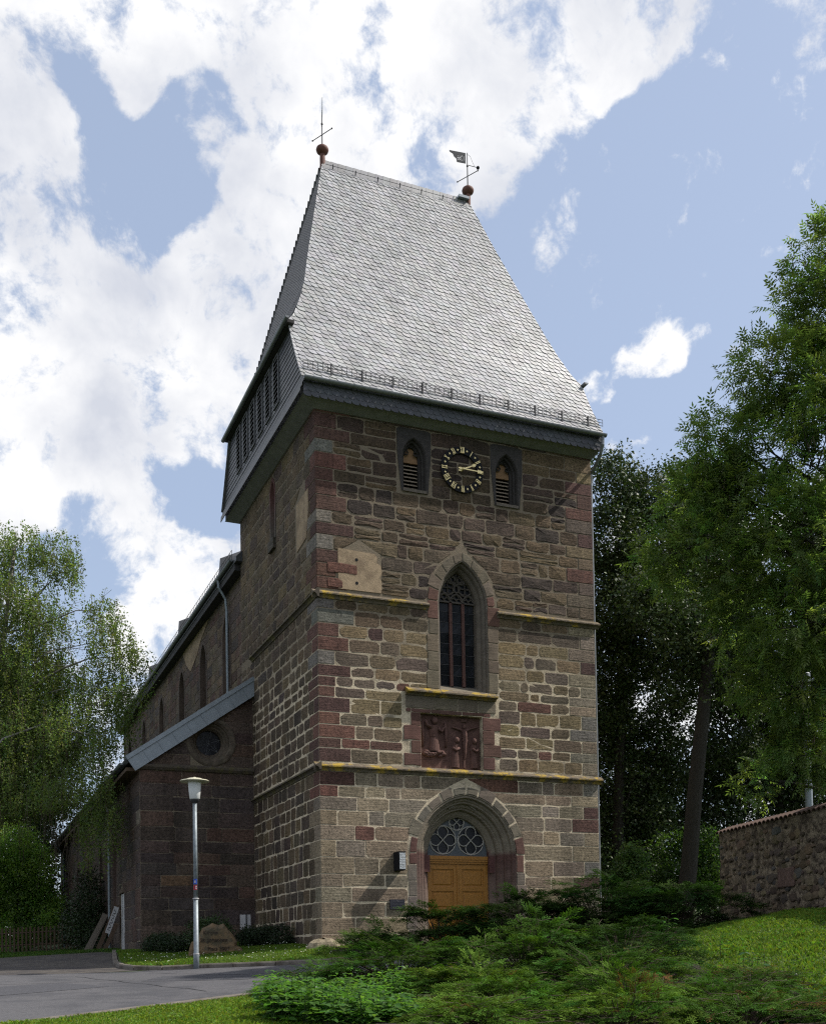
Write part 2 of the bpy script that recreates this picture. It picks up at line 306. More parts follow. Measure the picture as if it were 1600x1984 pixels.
def boolean_cut(V, F, cutters, m, name, parent, origin=None):
    """solid minus cutters, evaluated once into a plain mesh"""
    me = bpy.data.meshes.new(name); me.from_pydata([tuple(v) for v in V], [], F); bm = bmesh.new(); bm.from_mesh(me); bmesh.ops.recalc_face_normals(bm, faces=bm.faces); bm.to_mesh(me); bm.free()
    base = bpy.data.objects.new(name+'_solid', me); COL.objects.link(base); tmp = []
    for v, f in cutters:
        cm = bpy.data.meshes.new('cutter'); cm.from_pydata([tuple(q) for q in v], [], f); bm = bmesh.new(); bm.from_mesh(cm); bmesh.ops.recalc_face_normals(bm, faces=bm.faces); bm.to_mesh(cm); bm.free()
        co = bpy.data.objects.new('cutter', cm); COL.objects.link(co); tmp.append(co)
        md = base.modifiers.new('cut', 'BOOLEAN'); md.operation = 'DIFFERENCE'; md.object = co; md.solver = 'EXACT'
    dg = bpy.context.evaluated_depsgraph_get(); dg.update()
    em = bpy.data.meshes.new_from_object(base.evaluated_get(dg))
    VV = np.array([v.co for v in em.vertices]); FF = [tuple(p.vertices) for p in em.polygons]
    for o in tmp+[base]: bpy.data.objects.remove(o)
    return newmesh(name, VV, FF, m, parent, origin=origin)

# ------------------------------------------------------------------ masonry
def stone_block(poly, fr, proud, bev, r, chamfer=.05, rough=.006, flip=False):
    """one squared block: outline polygon (u,v) with knocked-off corners and a slightly uneven face"""
    out = []; n = len(poly)
    for i in range(n):
        p, a, b = np.array(poly[i]), np.array(poly[i-1]), np.array(poly[(i+1) % n])
        la, lb = np.linalg.norm(a-p), np.linalg.norm(b-p); c = chamfer*(.3+.9*r.random())*(2.2 if r.random() < .14 else 1)
        out.append(p+(a-p)/la*min(c, la*.3)); out.append(p+(b-p)/lb*min(c, lb*.3))
        if lb > .45:
            t = .35+.3*r.random(); q = p+(b-p)*t; nn = np.array([-(b-p)[1], (b-p)[0]])/lb; out.append(q+nn*(r.random()-.5)*.045)
    out = np.array(out); c = out.mean(0); k = len(out); V = []; F = []
    for q in out: V.append(fr(q[0], q[1], -.03))
    for q in out: V.append(fr(q[0], q[1], proud-bev*.6))
    for q in out:
        d = c-q; L = np.linalg.norm(d); q2 = q+d/L*min(bev*1.6, L*.4); V.append(fr(q2[0], q2[1], proud+(r.random()-.5)*rough))
    V.append(fr(c[0], c[1], proud+(r.random()-.3)*rough*1.6))
    for i in range(k):
        j = (i+1) % k
        F += [(i, j, k+j, k+i), (k+i, k+j, 2*k+j, 2*k+i), (2*k+i, 2*k+j, 3*k)]
    if flip: F = [f[::-1] for f in F]
    return V, F
def rows(z0, z1, h, r, jit=.3):
    n = max(1, round((z1-z0)/h)); w = [1+(r.random()-.5)*2*jit for _ in range(n)]; s = sum(w); z = [z0]
    for q in w: z.append(z[-1]+q/s*(z1-z0))
    return z
def fill(l0, l1, r0, r1, zb, zt, wm, r, gap, slant=.03):
    """split the strip between a left edge (l0 bottom, l1 top) and a right edge into block outlines"""
    wid = min(r0-l0, r1-l1); 
    if max(r0-l0, r1-l1) < .10: return []
    n = max(1, round(((r0-l0)+(r1-l1))/2/(wm*(.75+.5*r.random()))))
    ca, cb = max(l0, l1), min(r0, r1)
    if cb-ca < .25: n = 1
    cuts = sorted(ca+(cb-ca)*min(.93, max(.07, (i+(r.random()-.5)*.6)/n)) for i in range(1, n)); bot = [l0]+cuts+[r0]; tp_ = [l1]+cuts+[r1]; P = []
    for i in range(n):
        s0 = 0 if i == 0 else slant*(r.random()-.5); s1 = 0 if i == n-1 else slant*(r.random()-.5); j = lambda: (r.random()-.5)*.036
        q = [(bot[i]+gap, zb+gap+j()), (bot[i+1]-gap, zb+gap+j()), (tp_[i+1]-gap+s1, zt-gap+j()), (tp_[i]+gap+s0, zt-gap+j())]
        if q[1][0]-q[0][0] < .05: q = [((q[0][0]+q[1][0])/2, q[0][1])]+q[2:]
        elif q[2][0]-q[3][0] < .05: q = q[:2]+[((q[2][0]+q[3][0])/2, q[2][1])]
        if (max(p[0] for p in q)-min(p[0] for p in q)) > .08: P.append(q)
    return P
def open_rows(zb, zt, L, Rr, opens):
    """clear runs of a course between L and Rr when the openings (functions z -> (ul,ur) or None) are cut out"""
    blk = []
    for f in opens:
        a, b = f(zb+.01), f(zt-.01)
        if a is None and b is None:
            m_ = f((zb+zt)/2)
            if m_ is None: continue
            a = b = m_
        if a is None: a = b
        if b is None: mid = (a[0]+a[1])/2; b = (mid, mid) if (a[1]-a[0]) < 1.6 else a
        blk.append((a, b))
    blk.sort(key=lambda q: q[0][0]+q[1][0]); res = []; l0 = l1 = L
    for a, b in blk:
        res.append((l0, l1, a[0], b[0])); l0, l1 = a[1], b[1]
    res.append((l0, l1, Rr, Rr)); return [q for q in res if min(q[2]-q[0], q[3]-q[1]) > -.02]
def deposit(items, parent, m, name='stone', limit=300, minpx=10.0, rest='stone_filling'):
    """the pieces that show largest become objects of their own, the others one joined part"""
    sc_ = []
    for k, (V, F, C) in enumerate(items):
        w, h = px_size(V); sc_.append((w*h if min(w, h) >= minpx*.8 else 0, k))
    sc_.sort(reverse=True); single = {k for a, k in sc_[:limit] if a > 0}
    for k in sorted(single):
        V, F, C = items[k]; newmesh(name, V, F, m, parent, C)
    left = [items[k] for k in range(len(items)) if k not in single]
    if left:
        V, F, C = merged(left); o = newmesh(rest, V, F, m, parent, C); o['kind'] = 'stuff'
    return len(single)
def vary(c, r, a=.14):
    k = 1+(r.random()-.5)*2*a; return tuple(max(.005, x*k*(1+(r.random()-.5)*.08)) for x in c)
# pointed arches: springing half width a, arc radius Ra, inward offset e
def arch(cx, zb, zs, a, Ra, e=0.0, n=9):
    r = Ra-e; cl = cx-a+Ra; ca = (a-Ra)/r; t1 = math.acos(max(-1, min(1, ca))); P = [(cx-a+e, zb), (cx-a+e, zs)]
    for i in range(1, n+1):
        t = math.pi+(t1-math.pi)*i/n; P.append((cl+r*math.cos(t), zs+r*math.sin(t)))
    Q = [(2*cx-x, z) for x, z in P[:-1]][::-1]
    return P+Q
def arch_span(cx, zb, zs, a, Ra, e=0.0):
    r = Ra-e; top = zs+math.sqrt(max(0, r*r-(Ra-a)**2))
    def f(z):
        if z < zb or z > top: return None
        if z <= zs: return (cx-a+e, cx+a-e)
        x = math.sqrt(max(0, r*r-(z-zs)**2)); l = cx-a+Ra-x; return (l, 2*cx-l)
    return f
def sweep_arch(args, prof, fr, n=9):
    """moulded reveal: profile points (offset, depth) swept round a pointed arch"""
    G = [[fr(u, v, -d) for u, v in arch(*args, e=e, n=n)] for e, d in prof]; k = len(G[0]); V = [p for g in G for p in g]; F = []
    for i in range(len(prof)-1):
        for j in range(k-1): F.append((i*k+j, i*k+j+1, (i+1)*k+j+1, (i+1)*k+j))
    return V, F
def arch_solid(args, fr, d0, d1, e=0.0):
    P = arch(*args, e=e); m_ = MB(); m_.prism(P, fr, d0, d1); return m_.V, m_.F
def voussoirs(args, e0, e1, fr, proud, r, cols, nper, keyz, parent, m, name='voussoir', flip=False):
    """arch stones between offsets e0 (outer) and e1 (inner), and jamb stones below"""
    cx, zb, zs, a, Ra = args; ob = []
    def pt(e, s, t):
        rr = Ra-e; cl = cx-a+Ra; t1 = math.acos((a-Ra)/rr); th = math.pi+(t1-math.pi)*t; x = cl+rr*math.cos(th); z = zs+rr*math.sin(th)
        return (x if s < 0 else 2*cx-x, z)
    for s in (-1, 1):
        ts = [i/nper for i in range(nper+1)]; ts = [0]+[t+(r.random()-.5)*.3/nper for t in ts[1:-1]]+[1]
        for i in range(nper):
            t0, t1 = ts[i]+.012, ts[i+1]-.012; tm = (t0+t1)/2; k = 1+(r.random()-.5)*.25*(1 if i < nper-1 else 0)
            k = 1+(r.random()-.5)*.55 if i < nper-1 else .72; eo = e1+(e0-e1)*k
            P = [pt(eo, s, t0), pt(eo, s, tm), pt(eo, s, t1), pt(e1, s, t1), pt(e1, s, tm), pt(e1, s, t0)]
            if s > 0: P = P[::-1]
            V, F = stone_block(P[::-1], fr, proud, .008, r, .015, .004, flip)
            newmesh(name, V, F, m, parent, vary(cols[1 if i > 0 else 0], r, .1))
        zz = rows(zb, zs, keyz, r, .25)
        for i in range(len(zz)-1):
            wj = (e1-e0)*(.85+.5*(r.random()-.2)); xo, xi = cx+s*(a-e1+wj), cx+s*(a-e1); x0, x1 = min(xo, xi), max(xo, xi)
            V, F = stone_block([(x0, zz[i]+.01), (x1, zz[i]+.01), (x1, zz[i+1]-.01), (x0, zz[i+1]-.01)], fr, proud, .008, r, .015, .004, flip)
            newmesh('jamb_stone', V, F, m, parent, vary(cols[0 if i == len(zz)-2 else 2], r, .1))
# ------------------------------------------------------------------ terrain
CTRL = np.array([(-9,-27.7,-1.9),(-8.4,-11.6,-1.16),(-4.1,-8.2,-.95),(-5.6,-14.4,-1.2),(-3.5,-.6,-.58),(-1.9,-2.4,-.50),(0,0,-.12),(-2.4,2.1,-.28),(-3.7,6.5,-.12),
 (-3.7,34,.45),(-7.6,9,-.22),(-8,-1.4,-.66),(-12,0,-.7),(-14,-12,-1.3),(4.6,-9.5,-.14),(8.0,-8.6,.36),(10.3,-3.4,.36),(8.6,0,.1),(4,-6,-.25),(0,-16,-1.3),(1.3,-16.9,-1.35),
 (2.5,-12,-.75),(6,-13,-.35),(10.5,-9,.75),(14,-8,1.0),(20,-5,1.5),(13.1,2.1,.55),(20,10,.9),(3,-2,-.2),(5,-23,-1.5),(12,-18,-.2),(-5,20,.15),(-20,20,-.3),(-20,-25,-1.9),(14,30,.9),(25,-20,.6)])
_A = np.c_[np.ones(len(CTRL)), CTRL[:, 0], CTRL[:, 1]]; _pl, *_ = np.linalg.lstsq(_A, CTRL[:, 2], rcond=None)
def _ker(d): return np.exp(-(d/6.5)**2)
_D = np.hypot(CTRL[:, None, 0]-CTRL[None, :, 0], CTRL[:, None, 1]-CTRL[None, :, 1])
_w = np.linalg.solve(_ker(_D)+np.eye(len(CTRL))*.05, CTRL[:, 2]-_A@_pl)
def H(x, y):
    x = np.asarray(x, float); y = np.asarray(y, float)
    xc = np.clip(x, -30, 30); yc = np.clip(y, -40, 45)
    d = np.hypot(x[..., None]-CTRL[:, 0], y[..., None]-CTRL[:, 1])
    return _pl[0]+_pl[1]*xc+_pl[2]*yc+_ker(d)@_w
def Hs(x, y): return float(H(np.array([x]), np.array([y]))[0])
def sheet(name, xs, ys, m, dz=0.0, inside=None, kind='structure', jitter=0.0):
    X, Y = np.meshgrid(xs, ys); Z = H(X.ravel(), Y.ravel()).reshape(X.shape)+dz
    V = np.c_[X.ravel(), Y.ravel(), Z.ravel()]; nx = len(xs); F = []
    for j in range(len(ys)-1):
        for i in range(nx-1):
            F.append((j*nx+i, j*nx+i+1, (j+1)*nx+i+1, (j+1)*nx+i))
    o = newmesh(name, V, np.array(F), m, smooth=True); o['kind'] = kind; return o
_xs = np.r_[[-400,-250,-150,-100,-70,-50,-40], np.arange(-34, 34.1, .8), [40,50,70,100,150,250,400]]
_ys = np.r_[[-300,-200,-120,-80,-60,-50,-44], np.arange(-40, 46.1, .8), [52,60,80,120,180,260,400,700]]
sheet('ground', _xs, _ys, SOIL)
def pin(x, y, poly):
    x = np.asarray(x); y = np.asarray(y); ins = np.zeros(x.shape, bool); n = len(poly)
    for i in range(n):
        x0, y0 = poly[i]; x1, y1 = poly[(i+1) % n]
        c = ((y0 > y) != (y1 > y)) & (x < (x1-x0)*(y-y0)/(y1-y0+1e-12)+x0); ins ^= c
    return ins
def draped(name, poly, m, dz, step=.35, skirt=0.0):
    """a sheet that follows the ground inside a plan outline"""
    bm = bmesh.new(); dense = []
    for i in range(len(poly)):
        a, b = np.array(poly[i]), np.array(poly[(i+1) % len(poly)]); k = max(1, int(np.linalg.norm(b-a)/step))
        for t in range(k): dense.append(a+(b-a)*t/k)
    vs_ = [bm.verts.new((p[0], p[1], 0)) for p in dense]; bm.faces.new(vs_)
    xs = [p[0] for p in dense]; ys = [p[1] for p in dense]
    for x in np.arange(min(xs)+step, max(xs), step*1.6):
        bmesh.ops.bisect_plane(bm, geom=bm.verts[:]+bm.edges[:]+bm.faces[:], plane_co=(x, 0, 0), plane_no=(1, 0, 0))
    for y in np.arange(min(ys)+step, max(ys), step*1.6):
        bmesh.ops.bisect_plane(bm, geom=bm.verts[:]+bm.edges[:]+bm.faces[:], plane_co=(0, y, 0), plane_no=(0, 1, 0))
    bm.verts.ensure_lookup_table(); bm.verts.index_update()
    P = np.array([v.co for v in bm.verts]); P[:, 2] = H(P[:, 0], P[:, 1])+dz
    V = P.tolist(); F = [tuple(v.index for v in f.verts) for f in bm.faces]
    if skirt:
        k0 = len(V); n = len(dense)
        for p in dense: V.append((p[0], p[1], Hs(p[0], p[1])+dz))
        for p in dense: V.append((p[0], p[1], Hs(p[0], p[1])+dz-skirt))
        F += [(k0+i, k0+(i+1) % n, k0+n+(i+1) % n, k0+n+i) for i in range(n)]
    bm.free(); o = newmesh(name, V, F, m, smooth=False); o['kind'] = 'structure'; return o
def spline(P, n=6):
    P = [np.array(p, float) for p in P]; out = []
    for i in range(len(P)-1):
        a, b, c, d = P[max(i-1, 0)], P[i], P[i+1], P[min(i+2, len(P)-1)]
        for k in range(n):
            t = k/n; out.append(.5*((2*b)+(-a+c)*t+(2*a-5*b+4*c-d)*t*t+(-a+3*b-3*c+d)*t**3))
    out.append(P[-1]); return out
KERB = spline([(-4.3,8.0),(-4.75,4.4),(-5.0,1.6),(-4.55,-.15),(-3.4,-.95),(-1.9,-2.35),(.6,-3.9),(4.0,-5.1),(9.0,-5.9)], 6)   # far side of the road
NEAR = spline([(-14,-17.5),(-11,-14.2),(-8,-11.3),(-4.1,-8.35),(0,-7.2),(4,-7.1),(9,-7.6)], 5)
road_poly = [(p[0], p[1]) for p in NEAR if p[0] < 2]+[(p[0], p[1]) for p in KERB[::-1] if p[1] < -.3 and p[0] < 2]+[(-6.5,.2),(-10,-.2),(-16,-1.0),(-22,-2.5),(-24,-14),(-20,-19)]
draped('road', road_poly, ASPHALT, .012, .5)
draped('juniper_bed', [(-4.6,-14.4),(-4.2,-12.6),(-3.9,-9.6),(-3.2,-8.6),(-1.5,-8.2),(.5,-8.7),(2.6,-9.6),(3.3,-11.0),(3.0,-13),(3.2,-15),(2.2,-17.3),(-.5,-18),(-4.0,-17.0)], mat('bare_bed_soil', (.022,.017,.012), .95, .4, 8, .02, 30), .03, .5)
draped('tower_bed', [(-.2,-1.3),(.2,-2.9),(2.5,-4.0),(5,-5.0),(8.6,-6.0),(9.6,-4.4),(8.8,-2.6),(6,-1.6),(2,-1.0)], mat('bare_bed_soil', ()), .14, .5)
drive_poly = [(-6.5,.2),(-10,-.2),(-16,-1.0),(-22,-2.5),(-24,9),(-14,11.5),(-8,10.8),(-4.5,9.6)]+[(p[0], p[1]) for p in KERB if p[1] > -.1 and p[1] < 8][:]
draped('driveway', drive_poly, ASPHALT2, .010, .5)
lawn_poly = [(p[0]+.10, p[1]+.10) for p in KERB]+[(9.0,.05),(-.02,.05),(-.02,6.8),(-3.6,6.8),(-3.6,8.0)]
draped('church_lawn', lawn_poly, SOIL, .10, .5, skirt=.3)
kerb = thing('kerb', (0, 0, 0), kind='structure')
kp = [KERB[0]]; 
for p in KERB[1:]:
    if np.linalg.norm(p-kp[-1]) > .9: kp.append(p)
for i in range(len(kp)-1):
    if kp[i][0] > 1.5: break
    a, b = kp[i], kp[i+1]; d = (b-a)/np.linalg.norm(b-a); nrm = np.array([-d[1], d[0]]); L = np.linalg.norm(b-a)/2-.008; c = (a+b)/2+nrm*.03*0
    z0, z1 = Hs(*a), Hs(*b); ax = np.array([d[0], d[1], (z1-z0)/np.linalg.norm(b-a)]); m_ = MB()
    prof = [(-.06, -.15), (-.06, .085), (-.04, .115), (.06, .118), (.06, -.15)]; V = []
    for e in (-1, 1):
        for o_, h in prof: q = np.array([c[0], c[1], (z0+z1)/2])+ax*L*e+np.array([nrm[0], nrm[1], 0])*o_; V.append((q[0], q[1], q[2]+h+rng.uniform(-.004, .004)))
    m_.add(V, [(0,1,2,3,4)[::-1], (5,6,7,8,9)]+[(j, (j+1) % 5, 5+(j+1) % 5, 5+j) for j in range(5)]); m_.build('kerb_stone', KERBM, kerb)
edge = thing('road_edging', (0, 0, 0), kind='structure')   # flush concrete edging on the near side
for i in range(4, len(NEAR)-8):
    a, b = NEAR[i], NEAR[i+1]; d = (b-a)/np.linalg.norm(b-a); nrm = np.array([-d[1], d[0]]); V = []
    for s, q in ((.012, a), (-.012, b)):
        for o_ in (-.22, .02):
            x, y = q+d*s+nrm*o_; V += [(x, y, Hs(x, y)+.022), (x, y, Hs(x, y)-.1)]
    m_ = MB(); m_.add(V, [(0,2,6,4),(0,4,5,1),(2,3,7,6),(0,1,3,2),(4,6,7,5)]); m_.build('edging_slab', KERBM, edge)

# ------------------------------------------------------------------ church tower
W, D, ZW = 8.6, 8.3, 14.5
CX = W/2
tower = thing('church_tower', (CX, 0, 0), 'square sandstone church tower with red quoins, pointed portal and steep slate roof', 'church tower')
PORTAL = (CX, -.4, 2.5, 1.55, 1.71); WIN = (CX, 7.1, 9.58, .775, 1.394)
BEL = [(2.88, 12.62, 13.55, .36, .62), (5.765, 12.62, 13.55, .36, .62)]
def left(u, v, d): return (-d, u, v)
PM = [(0,0),(.035,.0),(.05,.03),(.10,.03),(.115,.07),(.115,.14),(.17,.15),(.20,.19),(.24,.19),(.26,.24),(.26,.31),(.33,.33),(.36,.38),(.40,.38),(.42,.44),(.42,.50),(.50,.53),(.59,.60),(.60,.78)]
WM = [(0,0),(.03,.005),(.045,.04),(.045,.10),(.09,.13),(.11,.17),(.12,.24),(.18,.30),(.20,.34),(.215,.56)]
BM = [(0,0),(.02,.0),(.035,.04),(.035,.1),(.08,.13),(.09,.2),(.14,.24),(.145,.45)]
# wall core with the openings cut out of it
core = MB(); core.box(0, W, 0, D, -.6, ZW)
cut = [arch_solid(PORTAL, front, -1.2, .3, e=.004), arch_solid(WIN, front, -1.2, .3, e=.004)]+[arch_solid(b, front, -.9, .3, e=.004) for b in BEL]
m_ = MB(); m_.box(2.95, 4.84, -.3, .22, 4.86, 6.40); cut.append((m_.V, m_.F))
SLIT = (4.2, 12.35, 13.75, .22, .5)
cut.append(arch_solid(SLIT, left, -.8, .3))
boolean_cut(core.V, core.F, cut, MORTAR, 'wall', tower)
# blocks
LOW = [(.24,.19,.134),(.218,.176,.126),(.203,.168,.13),(.25,.19,.13),(.213,.168,.118),(.19,.154,.116)]
MID = [(.182,.133,.074),(.166,.123,.073),(.15,.114,.075),(.132,.102,.075),(.186,.139,.08),(.112,.085,.068)]
UPP = [(.069,.048,.034),(.080,.056,.038),(.106,.075,.043),(.049,.036,.030),(.074,.050,.039),(.088,.063,.040)]
RED = [(.118,.060,.047),(.096,.052,.043),(.132,.066,.050),(.082,.047,.040)]
GREYQ = [(.17,.155,.135),(.20,.175,.14)]
span_p = arch_span(*PORTAL[:1], -1, *PORTAL[2:], e=-.26); span_w = arch_span(WIN[0], 7.0, *WIN[2:], e=-.30)
def rect(l, r_, b, t): return lambda z: (l, r_) if b < z < t else None
opens = [span_p, span_w, rect(2.40, 5.36, 4.9, 6.93), rect(2.36, 3.40, 12.5, 14.36), rect(5.25, 6.28, 12.5, 14.36), rect(.62, 1.84, 9.58, 10.68)]
zones = [(-.05, 4.65, .40, LOW, .92, .017, .035, .003), (4.90, 6.93, .36, MID, .76, .019, .05, .003), (6.93, 9.30, .345, MID, .74, .022, .075, .003), (9.56, 12.5, .37, UPP, .70, .018, .06, .007), (12.5, 14.36, .38, UPP, .85, .015, .045, .006), (14.36, 14.5, .14, UPP, 1.3, .008, .02, .012)]
st_low, st_up = [], []
r1 = random.Random(21)
def mix(a, b, t): return tuple(x*(1-t)+y*t for x, y in zip(a, b))
for zi, (z0, z1, h, pal, wm, gap, ch, prd) in enumerate(zones):
    zz = rows(z0, z1, h, r1, .22)
    for k in range(len(zz)-1):
        zb, zt = zz[k], zz[k+1]; sink = st_up if zi >= 3 else st_low
        # corner blocks, long and short in turn
        long_ = (k+zi) % 2; Lf = (.95 if long_ else .52)+rng.uniform(-.1, .12); Ls = (.45 if long_ else .85)+rng.uniform(-.08, .08)
        for cx_, sgn in ((0, 1), (W, -1)):
            if sgn > 0: qc = rng.choice(RED) if (zi in (1, 2, 3, 4) and rng.random() < (.90 if zi < 3 else .76)) or (zi == 0 and zt > 4.2) else rng.choice(GREYQ if zi else LOW)
            else: qc = rng.choice(RED) if rng.random() < (.30 if zi >= 3 else .16) else (rng.choice(MID) if zi >= 3 else rng.choice(GREYQ+LOW))
            if zi == 5: qc = rng.choice(RED)
            Lq = Lf if sgn > 0 else (.5 if long_ else .9); p = prd+.006; c = .022
            plan = [(-p, Ls), (-p, -p+c), (-p+c, -p), (Lq-gap, -p), (Lq-gap, .08), (.08, .08), (.08, Ls)]; b = .010; Vq = []
            for z, s in ((zb+gap*.6, b), (zb+gap*.6+b, 0), (zt-gap*.6-b, 0), (zt-gap*.6, b)):
                for x, y in plan:
                    xx = max(x, -p+s) if x <= 0 else min(x, Lq-gap-s); yy = max(y, -p+s) if y <= 0 else y
                    xx += 0; Vq.append((cx_+sgn*xx, yy, z))
            n = len(plan); Fq = [(i*n+j, i*n+(j+1) % n, (i+1)*n+(j+1) % n, (i+1)*n+j) for i in range(3) for j in range(n)]+[tuple(range(n))[::-1], tuple(range(3*n, 4*n))]
            if sgn < 0: Fq = [f[::-1] for f in Fq]
            st_low.append((Vq, Fq, vary(qc, rng, .12)))
        Rq = .5 if long_ else .9
        for l0, l1, r0, r1_ in open_rows(zb, zt, Lf, W-Rq, opens):
            for q in fill(l0, l1, r0, r1_, zb, zt, wm, r1, gap, .05 if zi >= 2 else .02):
                split = zi in (3,) and r1.random() < .30 or zi == 4 and r1.random() < .12
                parts = [q]
                if split and len(q) == 4:
                    t = r1.uniform(.4, .6); ml = (q[0][0]*(1-t)+q[3][0]*t, q[0][1]*(1-t)+q[3][1]*t); mr_ = (q[1][0]*(1-t)+q[2][0]*t, q[1][1]*(1-t)+q[2][1]*t); g2 = .010
                    parts = [[q[0], q[1], (mr_[0], mr_[1]-g2), (ml[0], ml[1]-g2)], [(ml[0], ml[1]+g2), (mr_[0], mr_[1]+g2), q[2], q[3]]]
                for q2 in parts:
                    V, F = stone_block(q2, front, prd+r1.uniform(-.001, .003), .006 if zi < 3 else .014, r1, ch, .006 if zi < 3 else .018)
                    col = rng.choice(pal)
                    if zi == 2 and zb > 8.3: col = mix(col, rng.choice(UPP), .55)
                    if zi == 3 and zb < 10.8 and rng.random() < .5: col = mix(col, rng.choice(MID), .5)
                    if zi in (0, 1, 2) and rng.random() < .022: col = rng.choice(RED)
                    sink.append((V, F, vary(col, rng, .15)))
        # side wall towards the aisle: narrower, darker blocks
        sopen = [rect(3.85, 4.55, 12.1, 14.2), rect(.8, 1.9, 11.1, 12.6)]
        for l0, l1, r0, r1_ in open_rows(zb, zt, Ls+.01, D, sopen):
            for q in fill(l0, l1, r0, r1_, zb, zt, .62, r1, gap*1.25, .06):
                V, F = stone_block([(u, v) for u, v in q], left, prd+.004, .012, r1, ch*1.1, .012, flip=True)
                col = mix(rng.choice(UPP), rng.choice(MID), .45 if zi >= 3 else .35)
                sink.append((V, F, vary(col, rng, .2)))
n1 = deposit(st_low+st_up, tower, STONE, 'stone', 300)
# plinth course, with the pale footing stone at the corner
m_ = MB(); m_.box(-.06, W+.05, -.05, D, -.6, -.02, (.10,.085,.07)); m_.build('plinth', STONE, tower, attr=True)
V, F = spheroid((-.02, -.22, -.08), (.48, .30, .26), 12, 6); V = [(x+rng.uniform(-.04, .04), y+rng.uniform(-.03, .03), z+rng.uniform(-.03, .03)) for x, y, z in V]
newmesh('footing_stone', V, F, STONE, tower, (.30,.25,.17))

# string courses with sloping tops
def course(name, runs, z, fr, par, m=LICHEN):
    for a, b in runs:
        prof = [(-.02, z-.15), (.03, z-.15), (.05, z-.10), (.09, z-.065), (.13, z-.055), (.13, z-.02), (-.02, z+.08)]; n = max(1, round((b-a)/1.15)); 
        for i in range(n):
            u0, u1 = a+(b-a)*i/n+.003, a+(b-a)*(i+1)/n-.003; V = [fr(u0, v, d) for d, v in prof]+[fr(u1, v, d) for d, v in prof]; k = len(prof)
            newmesh('string_course_stone', V, [tuple(range(k)), tuple(range(k, 2*k))[::-1]]+[(j, k+j, k+(j+1) % k, (j+1) % k) for j in range(k)], m, par)
LICHEN_DK = mat('mossy_dark_sandstone', (.085,.07,.055), .9, .3, 6, .008, 60, spec=.2, dark=(.12,.105,.05), dscale=2.2, damt=.3)
course('string_course', [(-.15, W+.15)], 4.80, front, tower)
course('string_course', [(-.15, 3.24), (5.36, W+.15)], 9.44, front, tower)
course('string_course', [(-.15, 6.84)], 4.80, left, tower, LICHEN_DK); course('string_course', [(-.15, 6.9)], 9.44, left, tower, LICHEN_DK)

# portal
portal = thing('portal', (CX, 0, 0), parent=tower)
rp = random.Random(5); GREYV = (.155,.132,.105); PINKJ = (.20,.15,.125)
voussoirs(PORTAL, -.25, 0.0, front, .016, rp, [(.115,.06,.05), GREYV, (.165,.135,.113)], 6, .42, portal, DRESSED)
V, F = sweep_arch(PORTAL, PM, front, 14)
Cc = []
for v in V:
    z = v[2]; Cc.append((.11,.058,.05) if 2.02 < z < 2.62 else ((.215,.185,.15) if z <= 2.02 else (.20,.168,.13)))
o = newmesh('moulded_reveal', V, F, DRESSED, portal, np.array(Cc))
for s in (-1, 1):    # carved imposts
    m_ = MB(); x = CX+s*(.93); m_.box(min(x, x+s*.17), max(x, x+s*.17), .50, .585, 2.03, 2.50, (.12,.055,.05)); m_.build('impost_block', DRESSED, portal, attr=True)
m_ = MB()     # crossing ribs at the crown of the arch
for s in (-1, 1):
    m_.tube([(CX-s*.42, .30, 3.80), (CX-s*.2, .27, 3.93), (CX, .25, 4.01), (CX+s*.16, .25, 4.045)], [.03, .032, .03, .018], 6, (.23,.205,.175))
m_.build('crossing_rib', DRESSED, portal, attr=True)
for k_, pl_ in enumerate(([(-9.5,-5.2),(-6.9,-3.6),(-6.1,-5.1),(-8.7,-6.8)], [(-4.6,-2.6),(-2.6,-3.9),(-3.3,-5.2),(-5.3,-3.9)])):
    draped('repair_patch', pl_, mat('patched_asphalt', (.066,.066,.074), .88, .25, 18, .006, 160, spec=.25), .017, .5)
SEAM = mat('tar_seam', (.03,.03,.033), .6)
for a, b in (((-4.7,-1.2),(-2.2,-5.6)), ((-6.4,-1.4),(-4.6,-7.4)), ((-12,-4.4),(-5.6,-3.3)), ((-5.6,-3.3),(-3.0,-4.5))):
    a, b = np.array(a), np.array(b); nn_ = np.array([-(b-a)[1], (b-a)[0]])/np.linalg.norm(b-a); V = []; n = 14
    for i in range(n+1): p = a+(b-a)*i/n+nn_*.05*math.sin(i*1.7); V += [(p[0]-nn_[0]*.016, p[1]-nn_[1]*.016, Hs(*p)+.021), (p[0]+nn_[0]*.016, p[1]+nn_[1]*.016, Hs(*p)+.021)]
    o = newmesh('road_seam', V, [(2*i, 2*i+1, 2*i+3, 2*i+2) for i in range(n)], SEAM); o['kind'] = 'structure'
step = MB(); step.box(CX-1.6, CX+1.6, -.5, .9, -.35, -.02, (.17,.155,.135)); step.build('door_step', DRESSED, portal, attr=True)

